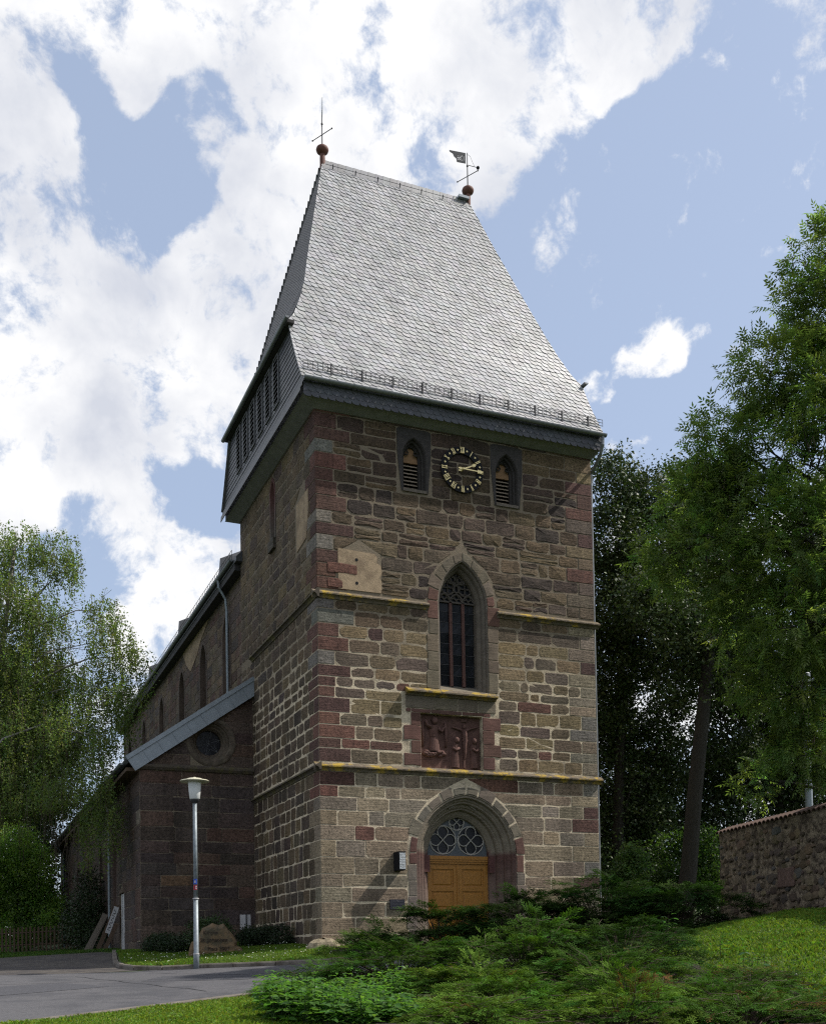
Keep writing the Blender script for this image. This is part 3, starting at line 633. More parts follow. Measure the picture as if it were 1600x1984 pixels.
# doors: two leaves of framed panels under a lintel beam
door = thing('double_door', (CX, .66, 0), parent=tower)
lm = MB(); lm.box(CX-.97, CX+.97, .58, .75, 2.40, 2.50); lm.box(CX-.97, CX+.97, .60, .75, 2.34, 2.398); lm.box(CX-.97, CX+.97, .625, .75, 2.28, 2.338); lm.build('lintel_beam', OAK, door)
def leaf(x0, x1):
    lf = thing('door_leaf', ((x0+x1)/2, .66, 0), parent=door); s = .13; m_ = MB(); y0, y1 = .665, .72
    zs_ = [0, .18, .86, .99, 1.50-.0, 1.50, 2.275]; 
    m_.box(x0, x0+s, y0, y1, 0, 2.275); m_.box(x1-s, x1, y0, y1, 0, 2.275)
    for a, b in ((0, .2), (.88, 1.0), (1.5, 1.62), (2.13, 2.275)): m_.box(x0+s, x1-s, y0+.002, y1, a, b)
    m_.build('frame', OAK, lf)
    for a, b in ((.2, .88), (1.0, 1.5), (1.62, 2.13)):
        p_ = MB(); e = .05; V = []
        for (q, y) in ((0, y0+.03), (e, y0+.034), (e+.03, y0+.014)):
            V += [(x0+s+q, y, a+q), (x1-s-q, y, a+q), (x1-s-q, y, b-q), (x0+s+q, y, b-q)]
        p_.add(V, [(i*4+j, i*4+(j+1) % 4, (i+1)*4+(j+1) % 4, (i+1)*4+j) for i in range(2) for j in range(4)]+[(8, 9, 10, 11)]); p_.build('panel', OAK, lf)
leaf(CX-.955, CX-.006); leaf(CX+.006, CX+.955)
m_ = MB(); m_.box(CX-.03, CX+.02, .645, .667, 0, 2.27); m_.build('cover_strip', OAK, door)
m_ = MB(); m_.tube([(CX+.08, .665, 1.05), (CX+.08, .60, 1.05), (CX+.20, .60, 1.05)], .012, 6); m_.build('handle', IRON, door)

# fanlight over the door
fan = thing('fanlight', (CX, .68, 2.5), parent=tower)
P = arch(CX, 2.5, 2.5, 1.55, 1.71, e=.595, n=12)
m_ = MB(); m_.prism(P, front, -.76, -.72); m_.build('pane', GLASSM, fan)
def ring(m_, cx, cz, r, t, y, n=28, col=None):
    m_.tube([(cx+r*math.cos(2*math.pi*i/n), y, cz+r*math.sin(2*math.pi*i/n)) for i in range(n+1)], t, 6, col, cap=False)
LEADW = mat('grey_blue_board', (.085,.095,.105), .6, .15, 6)
discs = [(CX-.44, 2.50+.46, .41), (CX+.44, 2.50+.46, .41), (CX, 2.50+.98, .235)]
def board(cx_, cz_, r_): pass
# board with three round lights cut through
cutters = []
for x, z, r_ in discs:
    m_ = MB(); m_.tube([(x, .5, z), (x, .9, z)], r_-.005, 26); cutters.append((m_.V, m_.F))
m_ = MB(); m_.prism(P, front, -.715, -.69); boolean_cut(m_.V, m_.F, cutters, LEADW, 'fanlight_board', fan)
for x, z, r_ in discs:
    tr = MB(); ring(tr, x, z, r_, .018, .685); rq = r_*.40
    for a in range(4):
        t = math.pi/2*a; cx_, cz_ = x+math.cos(t)*r_*.56, z+math.sin(t)*r_*.56
        n = 20; pts = []
        for i in range(n+1):
            th = t+math.pi-.78*1.0+(2*math.pi-2*(math.pi-(math.pi-.78)))*0
            ang = t-math.pi*.78+(math.pi*1.56)*i/n; pts.append((cx_+rq*math.cos(ang), .685, cz_+rq*math.sin(ang)))
        pts = [(x, .685, z)]+pts+[(x, .685, z)]
        tr.tube(pts, .016, 5, cap=False)
    tr.build('quatrefoil_tracery', PAINTGREY, fan)

# traceried window
win = thing('tracery_window', (CX, 0, 7.1), parent=tower)
rw = random.Random(9)
voussoirs((CX, 7.1, 9.58, .775, 1.394), -.30, 0.0, front, .016, rw, [(.125,.062,.05), (.145,.118,.086), (.14,.112,.08)], 5, .52, win, DRESSED)
V, F = sweep_arch(WIN, WM, front, 12); newmesh('moulded_reveal', V, F, DRESSED, win, (.135,.115,.095))
m_ = MB(); GB = 7.32
m_.add([(CX-.78, -.0, 7.08), (CX+.78, -.0, 7.08), (CX+.57, .56, GB+.06), (CX-.57, .56, GB+.06)], [(0,1,2,3)], (.15,.13,.10)); m_.build('sloping_sill', DRESSED, win, attr=True)
sill = MB(); k = [(-.01, 6.86), (.06, 6.86), (.10, 6.90), (.22, 6.93), (.22, 6.97), (-.01, 7.10)]
V = [front(2.50, v, d) for d, v in k]+[front(5.26, v, d) for d, v in k]; sill.add(V, [tuple(range(6)), tuple(range(6, 12))[::-1]]+[(j, 6+j, 6+(j+1) % 6, (j+1) % 6) for j in range(6)]); sill.build('projecting_sill', LICHEN, win)
gl = [arch(CX, GB, 9.58, .775, 1.394, e=.20, n=12)]
lights_x = [CX-.57, CX-.20, CX+.17, CX+.57]; lights_x = [CX-.57, CX-.195, CX+.195, CX+.57]
GY = .46
for i in range(3):
    for j in range(8):
        z0 = GB+.02+j*.305; p_ = MB(); t = rng.uniform(-.012, .012)
        x0, x1 = lights_x[i]+.045, lights_x[i+1]-.045
        p_.add([(x0, GY+t, z0+.012), (x1, GY-t, z0+.012), (x1, GY-t*.5, z0+.293), (x0, GY+t*.5, z0+.293)], [(0,1,2,3)]); p_.build('pane', GLASSM, win)
m_ = MB()
for i in range(3):
    for j in range(9): m_.box(lights_x[i], lights_x[i+1], GY-.012, GY+.008, GB+.01+j*.305-.007, GB+.01+j*.305+.010)
m_.build('glazing_bar', IRON, win)
p_ = MB(); p_.prism([q for q in arch(CX, 9.76, 9.76, .575, 1.12, e=0, n=10)], front, -.475, -.465); p_.build('head_glass', GLASSM, win)
for x in lights_x[1:3]:
    m_ = MB(); m_.prism([(x-.045, GB), (x+.045, GB), (x+.045, 9.74), (x-.045, 9.74)], lambda u, v, d: (u, .40-d*.0+d, v), 0, .12); m_.build('mullion', REDMULL, win)
tr = MB(); TY = .42; tc_ = (.10,.085,.075)
def arcs(cx_, zb, a, Ra, t): tr.tube([(u, TY, v) for u, v in arch(cx_, zb, zb, a, Ra, 0, 7)[1:-1]], t, 6, tc_, cap=True)
for i in range(3):
    xm = (lights_x[i]+lights_x[i+1])/2; a = (lights_x[i+1]-lights_x[i])/2; zt = 9.74
    arcs(xm, zt, a, a*1.25, .030)
    for s in (-1, 0, 1): ring(tr, xm+s*a*.42, zt+.05+(.10 if s == 0 else 0), a*.36, .017, TY+.01, 14, tc_)
tr.box(CX-.57, CX+.57, TY-.02, TY+.03, 9.715, 9.755, tc_)
for x, z, r_ in ((CX-.27, 10.16, .21), (CX+.27, 10.16, .21), (CX, 10.47, .20), (CX-.16, 10.40, .12), (CX+.16, 10.40, .12), (CX, 10.74, .085), (CX, 10.13, .10)):
    ring(tr, x, z, r_, .028, TY, 20, tc_)
    if r_ > .18:
        for a in range(4):
            t = math.pi/4+math.pi/2*a; ring(tr, x+math.cos(t)*r_*.5, z+math.sin(t)*r_*.5, r_*.42, .014, TY+.01, 12, tc_)
tr.build('bar_tracery', DRESSED, win, attr=True)
# ashlar band under the sill and red frame of the relief
rr = random.Random(3)
for a, b in ((2.50, 3.36), (3.36, 4.08), (4.08, 4.72), (4.72, 5.28)):
    V, F = stone_block([(a+.01, 6.52), (b-.01, 6.52), (b-.01, 6.855), (a+.01, 6.855)], front, .02, .01, rr, .02, .005); newmesh('stone', V, F, DRESSED, tower, vary((.15,.125,.09), rr, .1))
relief = thing('relief_panel', (3.9, 0, 4.9), parent=tower)
FRM = [(2.5,2.66,6.40,6.51),(2.67,3.25,6.40,6.51),(3.26,4.20,6.405,6.51),(4.21,5.1,6.405,6.51)]
zz = rows(4.91, 6.40, .37, rr, .1)
for i in range(len(zz)-1):
    FRM.append((2.43+(.22 if i % 2 else 0), 2.945, zz[i], zz[i+1])); FRM.append((4.845, 5.30-(.2 if i % 2 == 0 else 0)+.12, zz[i], zz[i+1]))
for a, b, c, d in FRM:
    V, F = stone_block([(a+.008, c+.008), (b-.004, c+.008), (b-.004, d-.008), (a+.008, d-.008)], front, .018, .008, rr, .014, .004); newmesh('frame_stone', V, F, DRESSED, relief, vary((.12,.062,.051), rr, .12))
m_ = MB(); m_.box(2.952, 3.86, .17, .215, 5.14, 6.395); m_.build('relief_slab', REDREL, relief); m_ = MB(); m_.box(3.866, 4.836, .17, .215, 4.90, 6.395); m_.build('relief_slab', REDREL, relief); m_ = MB(); m_.box(2.952, 3.86, .168, .215, 4.90, 5.135); m_.build('relief_slab', REDREL, relief)
def blob(m_, c, r_): v, f = spheroid(c, r_, 10, 6); m_.add(v, f)
def robe(m_, x, z0, z1, w0, w1, y=.15, folds=7, lean=0):
    V = []; n = 16; lv = 6
    for i in range(lv+1):
        t = i/lv; z = z0+(z1-z0)*t; w_ = w0*(1-t)+w1*t
        for j in range(n+1):
            th = math.pi*j/n; f_ = 1+.14*math.sin(folds*2*th)*(1-t*.6); V.append((x+lean*t-math.cos(th)*w_, y+.03-math.sin(th)*w_*.75*f_, z))
    F = [(i*(n+1)+j, i*(n+1)+j+1, (i+1)*(n+1)+j+1, (i+1)*(n+1)+j) for i in range(lv) for j in range(n)]; m_.add(V, F)
m_ = MB()    # kneeling figure with raised arms on a cushion of leaves
robe(m_, 3.42, 5.38, 5.80, .17, .12); robe(m_, 3.41, 5.78, 6.10, .135, .15, folds=3); blob(m_, (3.42, .10, 6.22), (.085, .075, .10)); blob(m_, (3.42, .12, 6.25), (.10, .07, .09))
m_.tube([(3.30, .11, 6.05), (3.17, .08, 6.10), (3.12, .07, 6.24)], [.055, .045, .03], 7); m_.tube([(3.53, .11, 6.02), (3.62, .07, 5.93), (3.68, .07, 6.05)], [.055, .045, .03], 7)
m_.build('kneeling_figure', REDREL, relief, smooth=True)
m_ = MB()
for i in range(14): blob(m_, (3.12+.55*i/13, .13+rng.uniform(-.02, .02), 5.29+rng.uniform(-.05, .07)), (.085, .07, .055))
m_.build('carved_leaves', REDREL, relief, smooth=True)
for x in (3.06, 3.76):
    m_ = MB(); m_.tube([(x, .15, 5.5), (x+.01, .13, 5.8), (x-.01, .13, 6.05), (x, .15, 6.2)], [.03, .045, .045, .03], 7); m_.build('carved_scroll', REDREL, relief, smooth=True)
m_ = MB()    # crucifix
m_.box(4.30, 4.36, .12, .18, 4.95, 6.2); m_.tube([(3.95, .14, 6.09), (4.18, .13, 6.04), (4.33, .12, 5.98), (4.5, .13, 6.06), (4.74, .14, 6.13)], [.022, .03, .045, .03, .022], 7)
m_.tube([(4.33, .10, 6.02), (4.33, .09, 5.85), (4.34, .10, 5.72), (4.33, .09, 5.55), (4.34, .10, 5.35), (4.33, .12, 5.2)], [.075, .075, .07, .055, .04, .025], 8); blob(m_, (4.32, .09, 6.11), (.05, .05, .065)); m_.box(4.24, 4.42, .13, .17, 6.26, 6.33)
blob(m_, (4.34, .09, 5.72), (.09, .05, .05)); m_.build('crucifix', REDREL, relief, smooth=False)
for x, ln in ((4.05, .03), (4.66, -.03)):
    m_ = MB(); robe(m_, x, 4.95, 5.60, .125, .115, folds=6, lean=ln); robe(m_, x+ln, 5.45, 5.72, .125, .08, folds=3); blob(m_, (x+ln, .09, 5.72), (.075, .065, .09)); m_.tube([(x-.09, .10, 5.5), (x, .05, 5.42), (x+.09, .08, 5.5)], [.04, .035, .04], 7); m_.build('mourning_figure', REDREL, relief, smooth=True)

# bell-stage windows with louvres
for b in BEL:
    bw = thing('louvred_window', (b[0], 0, b[1]), parent=tower); x0, x1 = b[0]-.51, b[0]+.51; z0, z1 = 12.55, 14.34
    A = arch(*b, e=0, n=9); A[0] = (A[0][0], b[1]); 
    outer = []
    for u, v in A:
        dx, dz = u-b[0], v-13.3; s = min((.51/abs(dx) if abs(dx) > 1e-6 else 9e9), ((z1-13.3)/dz if dz > 1e-6 else ((13.3-z0)/-dz if dz < -1e-6 else 9e9))); outer.append((b[0]+dx*s, 13.3+dz*s))
    n = len(A); V = [front(u, v, .024) for u, v in A]+[front(u, v, .024) for u, v in outer]+[front(u, v, -.03) for u, v in outer]
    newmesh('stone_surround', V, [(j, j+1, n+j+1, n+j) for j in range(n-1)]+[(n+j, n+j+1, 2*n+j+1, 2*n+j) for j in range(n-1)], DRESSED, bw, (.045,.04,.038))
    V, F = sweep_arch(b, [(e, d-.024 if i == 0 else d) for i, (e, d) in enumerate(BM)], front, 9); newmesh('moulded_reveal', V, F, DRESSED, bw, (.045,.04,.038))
    m_ = MB(); m_.box(b[0]-.36, b[0]+.36, -.05, .5, 12.55, 12.63, (.13,.11,.09)); m_.build('sill', DRESSED, bw, attr=True)
    cz = MB(); 
    for s in (-1, 1): ring(cz, b[0]+s*.15, 13.76, .06, .022, .22, 12, (.04,.036,.034))
    ring(cz, b[0], 13.98, .06, .022, .22, 12, (.04,.036,.034)); cz.build('cusped_head', DRESSED, bw, attr=True)
    m_ = MB(); m_.prism(arch(b[0], 13.50, 13.55, .215, .62-.145, 0, 6), front, -.33, -.28); m_.build('wood_panel', mat('tan_board', (.26,.15,.075), .8, .2, 6, grain=(1, 1, 8)), bw)
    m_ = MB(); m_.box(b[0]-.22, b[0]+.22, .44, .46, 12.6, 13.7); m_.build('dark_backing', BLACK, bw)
    for i in range(8):
        z = 12.66+i*.105; m_ = MB(); m_.add([(b[0]-.215, .29, z), (b[0]+.215, .29, z), (b[0]+.215, .40, z+.075), (b[0]-.215, .40, z+.075), (b[0]-.215, .29, z+.022), (b[0]+.215, .29, z+.022), (b[0]+.215, .40, z+.097), (b[0]-.215, .40, z+.097)], [(0,1,2,3)[::-1],(4,5,6,7),(0,1,5,4),(1,2,6,5),(2,3,7,6),(3,0,4,7)]); m_.build('louvre_slat', LOUVRE, bw)
# slit window in the side wall
sw = thing('slit_window', (0, 4.2, 12.35), parent=tower)
V, F = sweep_arch(SLIT, [(-.10,-.015),(-.10,-.02),(0,-.02),(.05,.12),(.08,.40)], left, 8); newmesh('moulded_reveal', V, F, DRESSED, sw, np.array([(.10,.045,.04) if v[2] > 13.4 else (.11,.10,.085) for v in V]))
m_ = MB(); m_.prism(arch(*SLIT, e=.06), left, -.36, -.34); m_.build('pane', GLASSM, sw)
m_ = MB(); m_.box(-.10, .3, 3.9, 4.5, 12.02, 12.34, (.11,.095,.075)); m_.build('sill', STONE, sw, attr=True)
# plaster repairs
pp = [(.60, 9.60), (1.84, 9.60), (1.85, 9.92), (1.79, 10.02), (1.86, 10.16), (1.83, 10.36), (1.70, 10.42), (1.74, 10.55), (1.66, 10.66), (.60, 10.70)]
m_ = MB(); m_.prism(pp, front, -.02, .020); pt_ = m_.build('plaster_patch', PLASTER, tower)
for z in (9.80, 10.44):
    m_ = MB(); m_.tube([(1.13, -.023, z), (1.13, .02, z)], .045, 12); m_.build('scaffold_hole', BLACK, pt_)
for a, b, c, d in ((.30, 1.14, 10.02, 10.28), (.30, .72, 9.62, 9.86)):
    V, F = stone_block([(a, c), (b, c), (b, d), (a, d)], front, .027, .008, rr, .05, .004); newmesh('stone', V, F, STONE, tower, (.16,.075,.056))
m_ = MB(); m_.prism([(.85, 11.2), (1.72, 11.1), (1.74, 12.45), (.62, 12.5), (.62, 11.9)], left, -.02, .022); m_.build('plaster_patch', PLASTER, tower)
# ------------------------------------------------------------------ tower roof
roof = thing('roof', (CX, D/2, ZW), parent=tower)
PF = np.array([(-.55,14.93),(-.30,15.30),(.0,15.80),(.32,16.38),(.65,17.02),(1.15,18.12),(4.15,24.5)])       # front slope (y,z), kicked out at the eaves
PXR = np.array([(8.72,17.0),(8.44,17.39),(8.17,18.12),(7.96,18.88),(7.66,20.18),(7.21,22.19),(6.76,24.5)])      # the other half-hip, nearly flush with the wall
PX = np.array([(-.55,17.0),(-.28,17.39),(.02,18.12),(.26,18.88),(.58,20.18),(1.11,22.19),(1.72,24.5)])        # half-hip slope (x,z)
def yf(z): return np.interp(z, PF[:, 1], PF[:, 0])
def xh(z): return np.interp(z, PX[:, 1], PX[:, 0])
def xr(z): return float(np.interp(z, PXR[:, 1], PXR[:, 0])) if z >= 17.0 else W+.13
def arc_param(P):
    s = np.r_[0, np.cumsum(np.hypot(*np.diff(P, axis=0).T))]
    def f(q):
        a, b = np.interp(q, s, P[:, 0]), np.interp(q, s, P[:, 1]); e = .05
        ta = np.interp(q+e, s, P[:, 0])-np.interp(q-e, s, P[:, 0]); tb = np.interp(q+e, s, P[:, 1])-np.interp(q-e, s, P[:, 1]); L = math.hypot(ta, tb)+1e-9
        return a, b, -tb/L, ta/L
    return f, s[-1]
fs, SLf = arc_param(PF); hs, SLh = arc_param(PX)
lv = [(-.40, yf(14.93), 14.93), (-.40, yf(15.8), 15.8), (-.40, yf(16.99), 16.99), (-.50, yf(17.0), 17.0)]+[(xh(z), yf(z), z) for z in (17.39, 18.12, 18.88, 20.18, 22.19, 24.46)]
V = []; F = []
for x, y, z in lv:
    e = .03; xx = min(xr(z), W+.10); V += [(x+e, y+e, z), (xx-e, y+e, z), (xx-e, D-y-e, z), (x+e, D-y-e, z)]
for i in range(len(lv)-1):
    for j in range(4): F.append((i*4+j, i*4+(j+1) % 4, (i+1)*4+(j+1) % 4, (i+1)*4+j))
F += [(0,1,2,3)[::-1], tuple(range(len(V)-4, len(V)))]
newmesh('roof_boarding', V, F, SLATE_DK, roof, (.03,.03,.032))
def slate(u0, w, s0, h, fn, lo, hi, r, flipu=False, th=.021, stepu=.009):
    """one hand-cut slate: rounded lower corner, lower and left edges riding over its neighbours"""
    ol = [(0,1.45),(0,.92),(.03,.62),(.13,.34),(.32,.13),(.56,.03),(.80,0),(1.08,.01),(1.08,1.45)]; V = []
    j0 = r.uniform(-.006, .006); k = r.uniform(-.003, .004)
    def put(a, b, dd):
        u = u0+a*w; q = max(.0, s0+b*h+j0); y, z, ny, nz = fn(q); u = min(max(u, lo(z)), hi(z)); return (u, y+ny*dd, z+nz*dd)
    for a, b in ol: V.append(put(a, b, .008+th*(1.45-b)/1.45+stepu*(1-a)+k))
    for a, b in ol[1:7]+[ol[7]]: V.append(put(a, b, .004))
    n = len(ol); F = [tuple(range(n))]
    for i in range(6): F.append((1+i, n+i, n+i+1, 2+i))
    return V, F
slates = []
rs = random.Random(17); h = .168; nrow = int(SLf/h)
lo = lambda z: (-.52 if z < 17.0 else float(xh(z))-.02); hi = lambda z: xr(z)+.02
for k in range(nrow+1):
    s0 = k*h; zc = fs(s0+.1)[1]; a, b = lo(zc), hi(zc); w0 = .218*(1-.12*k/nrow); u = a-rs.uniform(.05, .2)
    while u < b:
        w = w0*rs.uniform(.88, 1.12)
        if u+w > a+.03:
            V, F = slate(u, w, s0+.012*math.sin(u*1.3+k), h, fs, lo, hi, rs); g = .31*rs.choice((1, 1, .95, 1.06, .86, 1.12, .78)); slates.append((V, F, (g*rs.uniform(.97, 1.03), g*rs.uniform(.97, 1.01), g*rs.uniform(.97, 1.05))))
        u += w
deposit(slates, roof, SLATE, 'slate', 300, 8.0, 'slate_filling')
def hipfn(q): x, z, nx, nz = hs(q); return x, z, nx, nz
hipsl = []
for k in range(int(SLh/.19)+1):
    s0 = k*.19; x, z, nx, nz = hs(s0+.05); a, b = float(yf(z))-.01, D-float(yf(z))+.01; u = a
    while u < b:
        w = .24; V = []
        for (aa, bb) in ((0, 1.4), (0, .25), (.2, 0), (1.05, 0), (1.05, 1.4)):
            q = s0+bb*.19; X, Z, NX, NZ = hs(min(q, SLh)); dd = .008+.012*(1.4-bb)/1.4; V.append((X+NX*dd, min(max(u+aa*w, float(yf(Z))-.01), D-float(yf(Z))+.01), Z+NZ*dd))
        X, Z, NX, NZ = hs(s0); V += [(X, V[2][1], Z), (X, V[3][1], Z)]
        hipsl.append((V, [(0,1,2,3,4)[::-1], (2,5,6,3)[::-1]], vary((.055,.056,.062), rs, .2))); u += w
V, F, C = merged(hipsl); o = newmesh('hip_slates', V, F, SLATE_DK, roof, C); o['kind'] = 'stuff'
# far slopes of the same slate, plain courses
back = []
for k in range(int(SLf/.19)+1):
    s0 = k*.19; y, z, ny, nz = fs(s0); y2, z2, ny2, nz2 = fs(min(s0+.26, SLf)); a = lo(z); back.append(([(a, D-y+.03, z), (xr(z), D-y+.03, z), (xr(z2), D-y2+.005, z2), (a, D-y2+.005, z2)], [(0,1,2,3)], vary((.13,.13,.135), rs, .15)))
for k in range(int(SLh/.19)+1):
    x, z, nx, nz = hs(k*.19); x2, z2, *_ = hs(min(k*.19+.26, SLh)); back.append(([(xr(z)+.03, yf(z), z), (xr(z)+.03, D-yf(z), z), (xr(z2)+.005, D-yf(z2), z2), (xr(z2)+.005, yf(z2), z2)], [(0,1,2,3)], vary((.13,.13,.135), rs, .15)))
V, F, C = merged(back); o = newmesh('rear_slate_courses', V, F, SLATE_DK, roof, C); o['kind'] = 'stuff'
# ridge slates and a wire along the ridge
x = 1.66
while x < 6.50:
    m_ = MB(); w = .25; m_.add([(x, 4.15-.17, 24.20), (x+w*1.1, 4.15-.165, 24.20), (x+w*1.1+.08, 4.15, 24.60), (x+.08, 4.15, 24.615), (x, 4.15+.17, 24.2), (x+w*1.1, 4.15+.165, 24.2)], [(0,1,2,3), (3,2,5,4)], vary((.2,.2,.205), rs, .1)); m_.build('ridge_slate', SLATE, roof, attr=True); x += w
m_ = MB(); m_.tube([(1.75, 3.96, 24.34), (6.7, 3.96, 24.34)], .008, 5)
for i in range(7): m_.tube([(2.0+i*.75, 3.99, 24.26), (2.0+i*.75, 3.95, 24.38)], .018, 5)
m_.build('lightning_wire', IRON, roof)
m_ = MB(); m_.box(6.35, 6.72, 3.98, 4.32, 24.52, 24.60); m_.build('ridge_flashing', ZINC, roof)
# slate-hung gable with bell louvres (towards the aisle), eaves band
gable = thing('gable_wall', (-.4, D/2, 14.5), parent=tower)
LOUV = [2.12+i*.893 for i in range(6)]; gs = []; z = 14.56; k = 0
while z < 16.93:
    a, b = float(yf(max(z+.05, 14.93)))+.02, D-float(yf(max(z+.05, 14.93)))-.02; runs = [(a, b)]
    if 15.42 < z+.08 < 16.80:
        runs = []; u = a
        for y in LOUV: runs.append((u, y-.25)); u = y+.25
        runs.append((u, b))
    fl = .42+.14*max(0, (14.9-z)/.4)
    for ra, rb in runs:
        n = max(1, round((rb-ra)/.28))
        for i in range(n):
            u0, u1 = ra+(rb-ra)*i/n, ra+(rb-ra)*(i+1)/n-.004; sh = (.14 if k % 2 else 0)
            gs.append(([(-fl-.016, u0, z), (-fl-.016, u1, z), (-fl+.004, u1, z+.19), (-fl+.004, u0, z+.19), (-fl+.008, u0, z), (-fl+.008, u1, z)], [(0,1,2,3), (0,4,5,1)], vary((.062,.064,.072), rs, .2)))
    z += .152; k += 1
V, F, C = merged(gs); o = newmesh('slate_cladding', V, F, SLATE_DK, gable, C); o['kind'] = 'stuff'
for y in LOUV:
    lv_ = thing('bell_louvre', (-.42, y, 15.46), parent=gable)
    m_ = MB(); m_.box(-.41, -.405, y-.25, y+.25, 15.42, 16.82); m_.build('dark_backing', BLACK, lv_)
    m_ = MB()
    for s in (-1, 1): m_.box(-.47, -.40, y+s*.25-.025, y+s*.25+.025, 15.40, 16.84)
    m_.box(-.47, -.40, y-.25, y+.25, 16.80, 16.84); m_.box(-.47, -.40, y-.25, y+.25, 15.40, 15.44); m_.build('frame', mat('grey_frame', (.11,.11,.115), .6), lv_)
    for i in range(10):
        z0 = 15.47+i*.135; p_ = MB(); p_.add([(-.475, y-.22, z0), (-.475, y+.22, z0), (-.42, y+.22, z0+.10), (-.42, y-.22, z0+.10), (-.475, y-.22, z0+.02), (-.475, y+.22, z0+.02), (-.42, y+.22, z0+.12), (-.42, y-.22, z0+.12)], [(0,1,2,3),(4,5,6,7)[::-1],(0,1,5,4)]); p_.build('louvre_slat', mat('grey_frame', ()), lv_)
# eaves band of fish-scale slates under the gutter
eb = thing('eaves_band', (CX, -.45, 14.5), parent=tower)
m_ = MB(); m_.box(-.41, W+.10, -.40, D+.40, 14.56, 14.925); m_.add([(-.43,-.42,14.558),(W+.11,-.42,14.558),(W+.11,D+.42,14.558),(-.43,D+.42,14.558),(-.05,-.05,14.40),(W+.03,-.05,14.40),(W+.03,D+.05,14.40),(-.05,D+.05,14.40)], [(0,1,2,3),(4,7,6,5),(0,4,5,1),(1,5,6,2),(2,6,7,3),(3,7,4,0)]); m_.build('cornice_board', mat('slate_soffit', (.20,.20,.205), .7, .2, 4), eb); mat('dark_soffit', (.035,.033,.034), .8, .2, 4)
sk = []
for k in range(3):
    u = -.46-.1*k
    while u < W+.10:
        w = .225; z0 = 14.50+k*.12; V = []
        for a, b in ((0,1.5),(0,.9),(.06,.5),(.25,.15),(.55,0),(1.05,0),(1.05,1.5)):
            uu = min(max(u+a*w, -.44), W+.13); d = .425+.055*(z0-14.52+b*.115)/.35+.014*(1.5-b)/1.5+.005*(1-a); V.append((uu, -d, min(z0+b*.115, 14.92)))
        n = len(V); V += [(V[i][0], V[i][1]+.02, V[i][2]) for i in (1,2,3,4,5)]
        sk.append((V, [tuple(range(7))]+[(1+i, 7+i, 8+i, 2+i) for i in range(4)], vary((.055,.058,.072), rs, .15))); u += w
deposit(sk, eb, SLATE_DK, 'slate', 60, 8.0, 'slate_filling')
def half_gutter(a, b, ax, cx_, cz, r_=.08, n=8):
    m_ = MB(); V = []
    for e in (a, b):
        for rad in (r_, r_-.012):
            for i in range(n+1):
                t = math.pi+math.pi*i/n; p = (cx_+rad*math.cos(t), cz+rad*math.sin(t)); V.append((e, p[0], p[1]) if ax == 'x' else (p[0], e, p[1]))
    k = n+1; F = []
    for i in range(n): F += [(i, i+1, 2*k+i+1, 2*k+i), (k+i, 3*k+i, 3*k+i+1, k+i+1), (i, k+i, k+i+1, i+1), (2*k+i, 2*k+i+1, 3*k+i+1, 3*k+i)]
    F += [(0, 2*k, 3*k, k), (n, k+n, 3*k+n, 2*k+n)]
    c0 = [len(V), len(V)+1]; m_.add(V, F); m_.add([m_.V[i] for i in range(k)], [tuple(range(k))]); m_.add([m_.V[2*k+i] for i in range(k)], [tuple(range(k))[::-1]]); return m_
half_gutter(-.47, W+.17, 'x', -.615, 14.915).build('gutter', GUTTER, tower)
half_gutter(.30, D-.30, 'y', -.63, 17.0, .07).build('gutter', GUTTER, tower); half_gutter(.42, D-.42, 'y', W+.19, 17.0, .07).build('gutter', GUTTER, tower)
m_ = MB(); m_.box(-.60, -.40, .42, .66, 16.90, 16.985); m_.box(-.60, -.40, D-.66, D-.42, 16.9, 16.985); m_.box(-.56, -.41, .6, D-.6, 16.92, 16.985); m_.build('hip_fascia', mat('dark_soffit', ()), tower)
m_ = MB(); m_.tube([(W+.06, -.61, 14.86), (W+.06, -.60, 14.62), (W+.08, -.45, 14.42), (W+.09, -.2, 14.22), (W+.09, .12, 14.05), (W+.09, .15, 13.6), (W+.09, .15, -.2)], .05, 10); m_.build('downpipe', GUTTER, tower)
sg = MB()
yq, zq, ny, nz = fs(.30)
for z in (.10, .19, .28): sg.tube([(-.42, yq-.02, zq+z), (W+.20, yq-.02, zq+z)], .009, 4)
n = int((W+.62)/.135)
for i in range(n+1): x = -.42+(W+.62)*i/n; sg.tube([(x, yq-.02, zq+.08), (x, yq-.02, zq+.29)], .008, 4)
sgo = sg.build('snow_guard', mat('grey_steel', (.06,.062,.066), .5, .1, 5, metal=.4), roof)
for i in range(10):
    x = .35+i*(W-.3)/9.4; m_ = MB(); m_.box(x-.014, x+.014, yq-.05, yq+.0, zq-.12, zq+.31); m_.tube([(x, yq-.02, zq+.22), (x, fs(.62)[0], fs(.62)[1]+.02)], .010, 4); m_.build('snow_guard_bracket', IRON, roof)
# finials
fin = []
for x in (1.72, 6.75):
    f_ = thing('finial', (x, 4.15, 24.4), parent=tower); m_ = MB(); m_.lathe([(.085,24.25),(.085,24.62),(.075,24.9)], (x, 4.15, 0), 14); m_.build('stem', RUST, f_)
    m_ = MB(); m_.lathe([(.04,24.76),(.12,24.79),(.18,24.845),(.20,24.91),(.18,24.97),(.12,25.02),(.04,25.06)], (x, 4.15, 0), 20); m_.build('ball', RUST, f_, smooth=True)

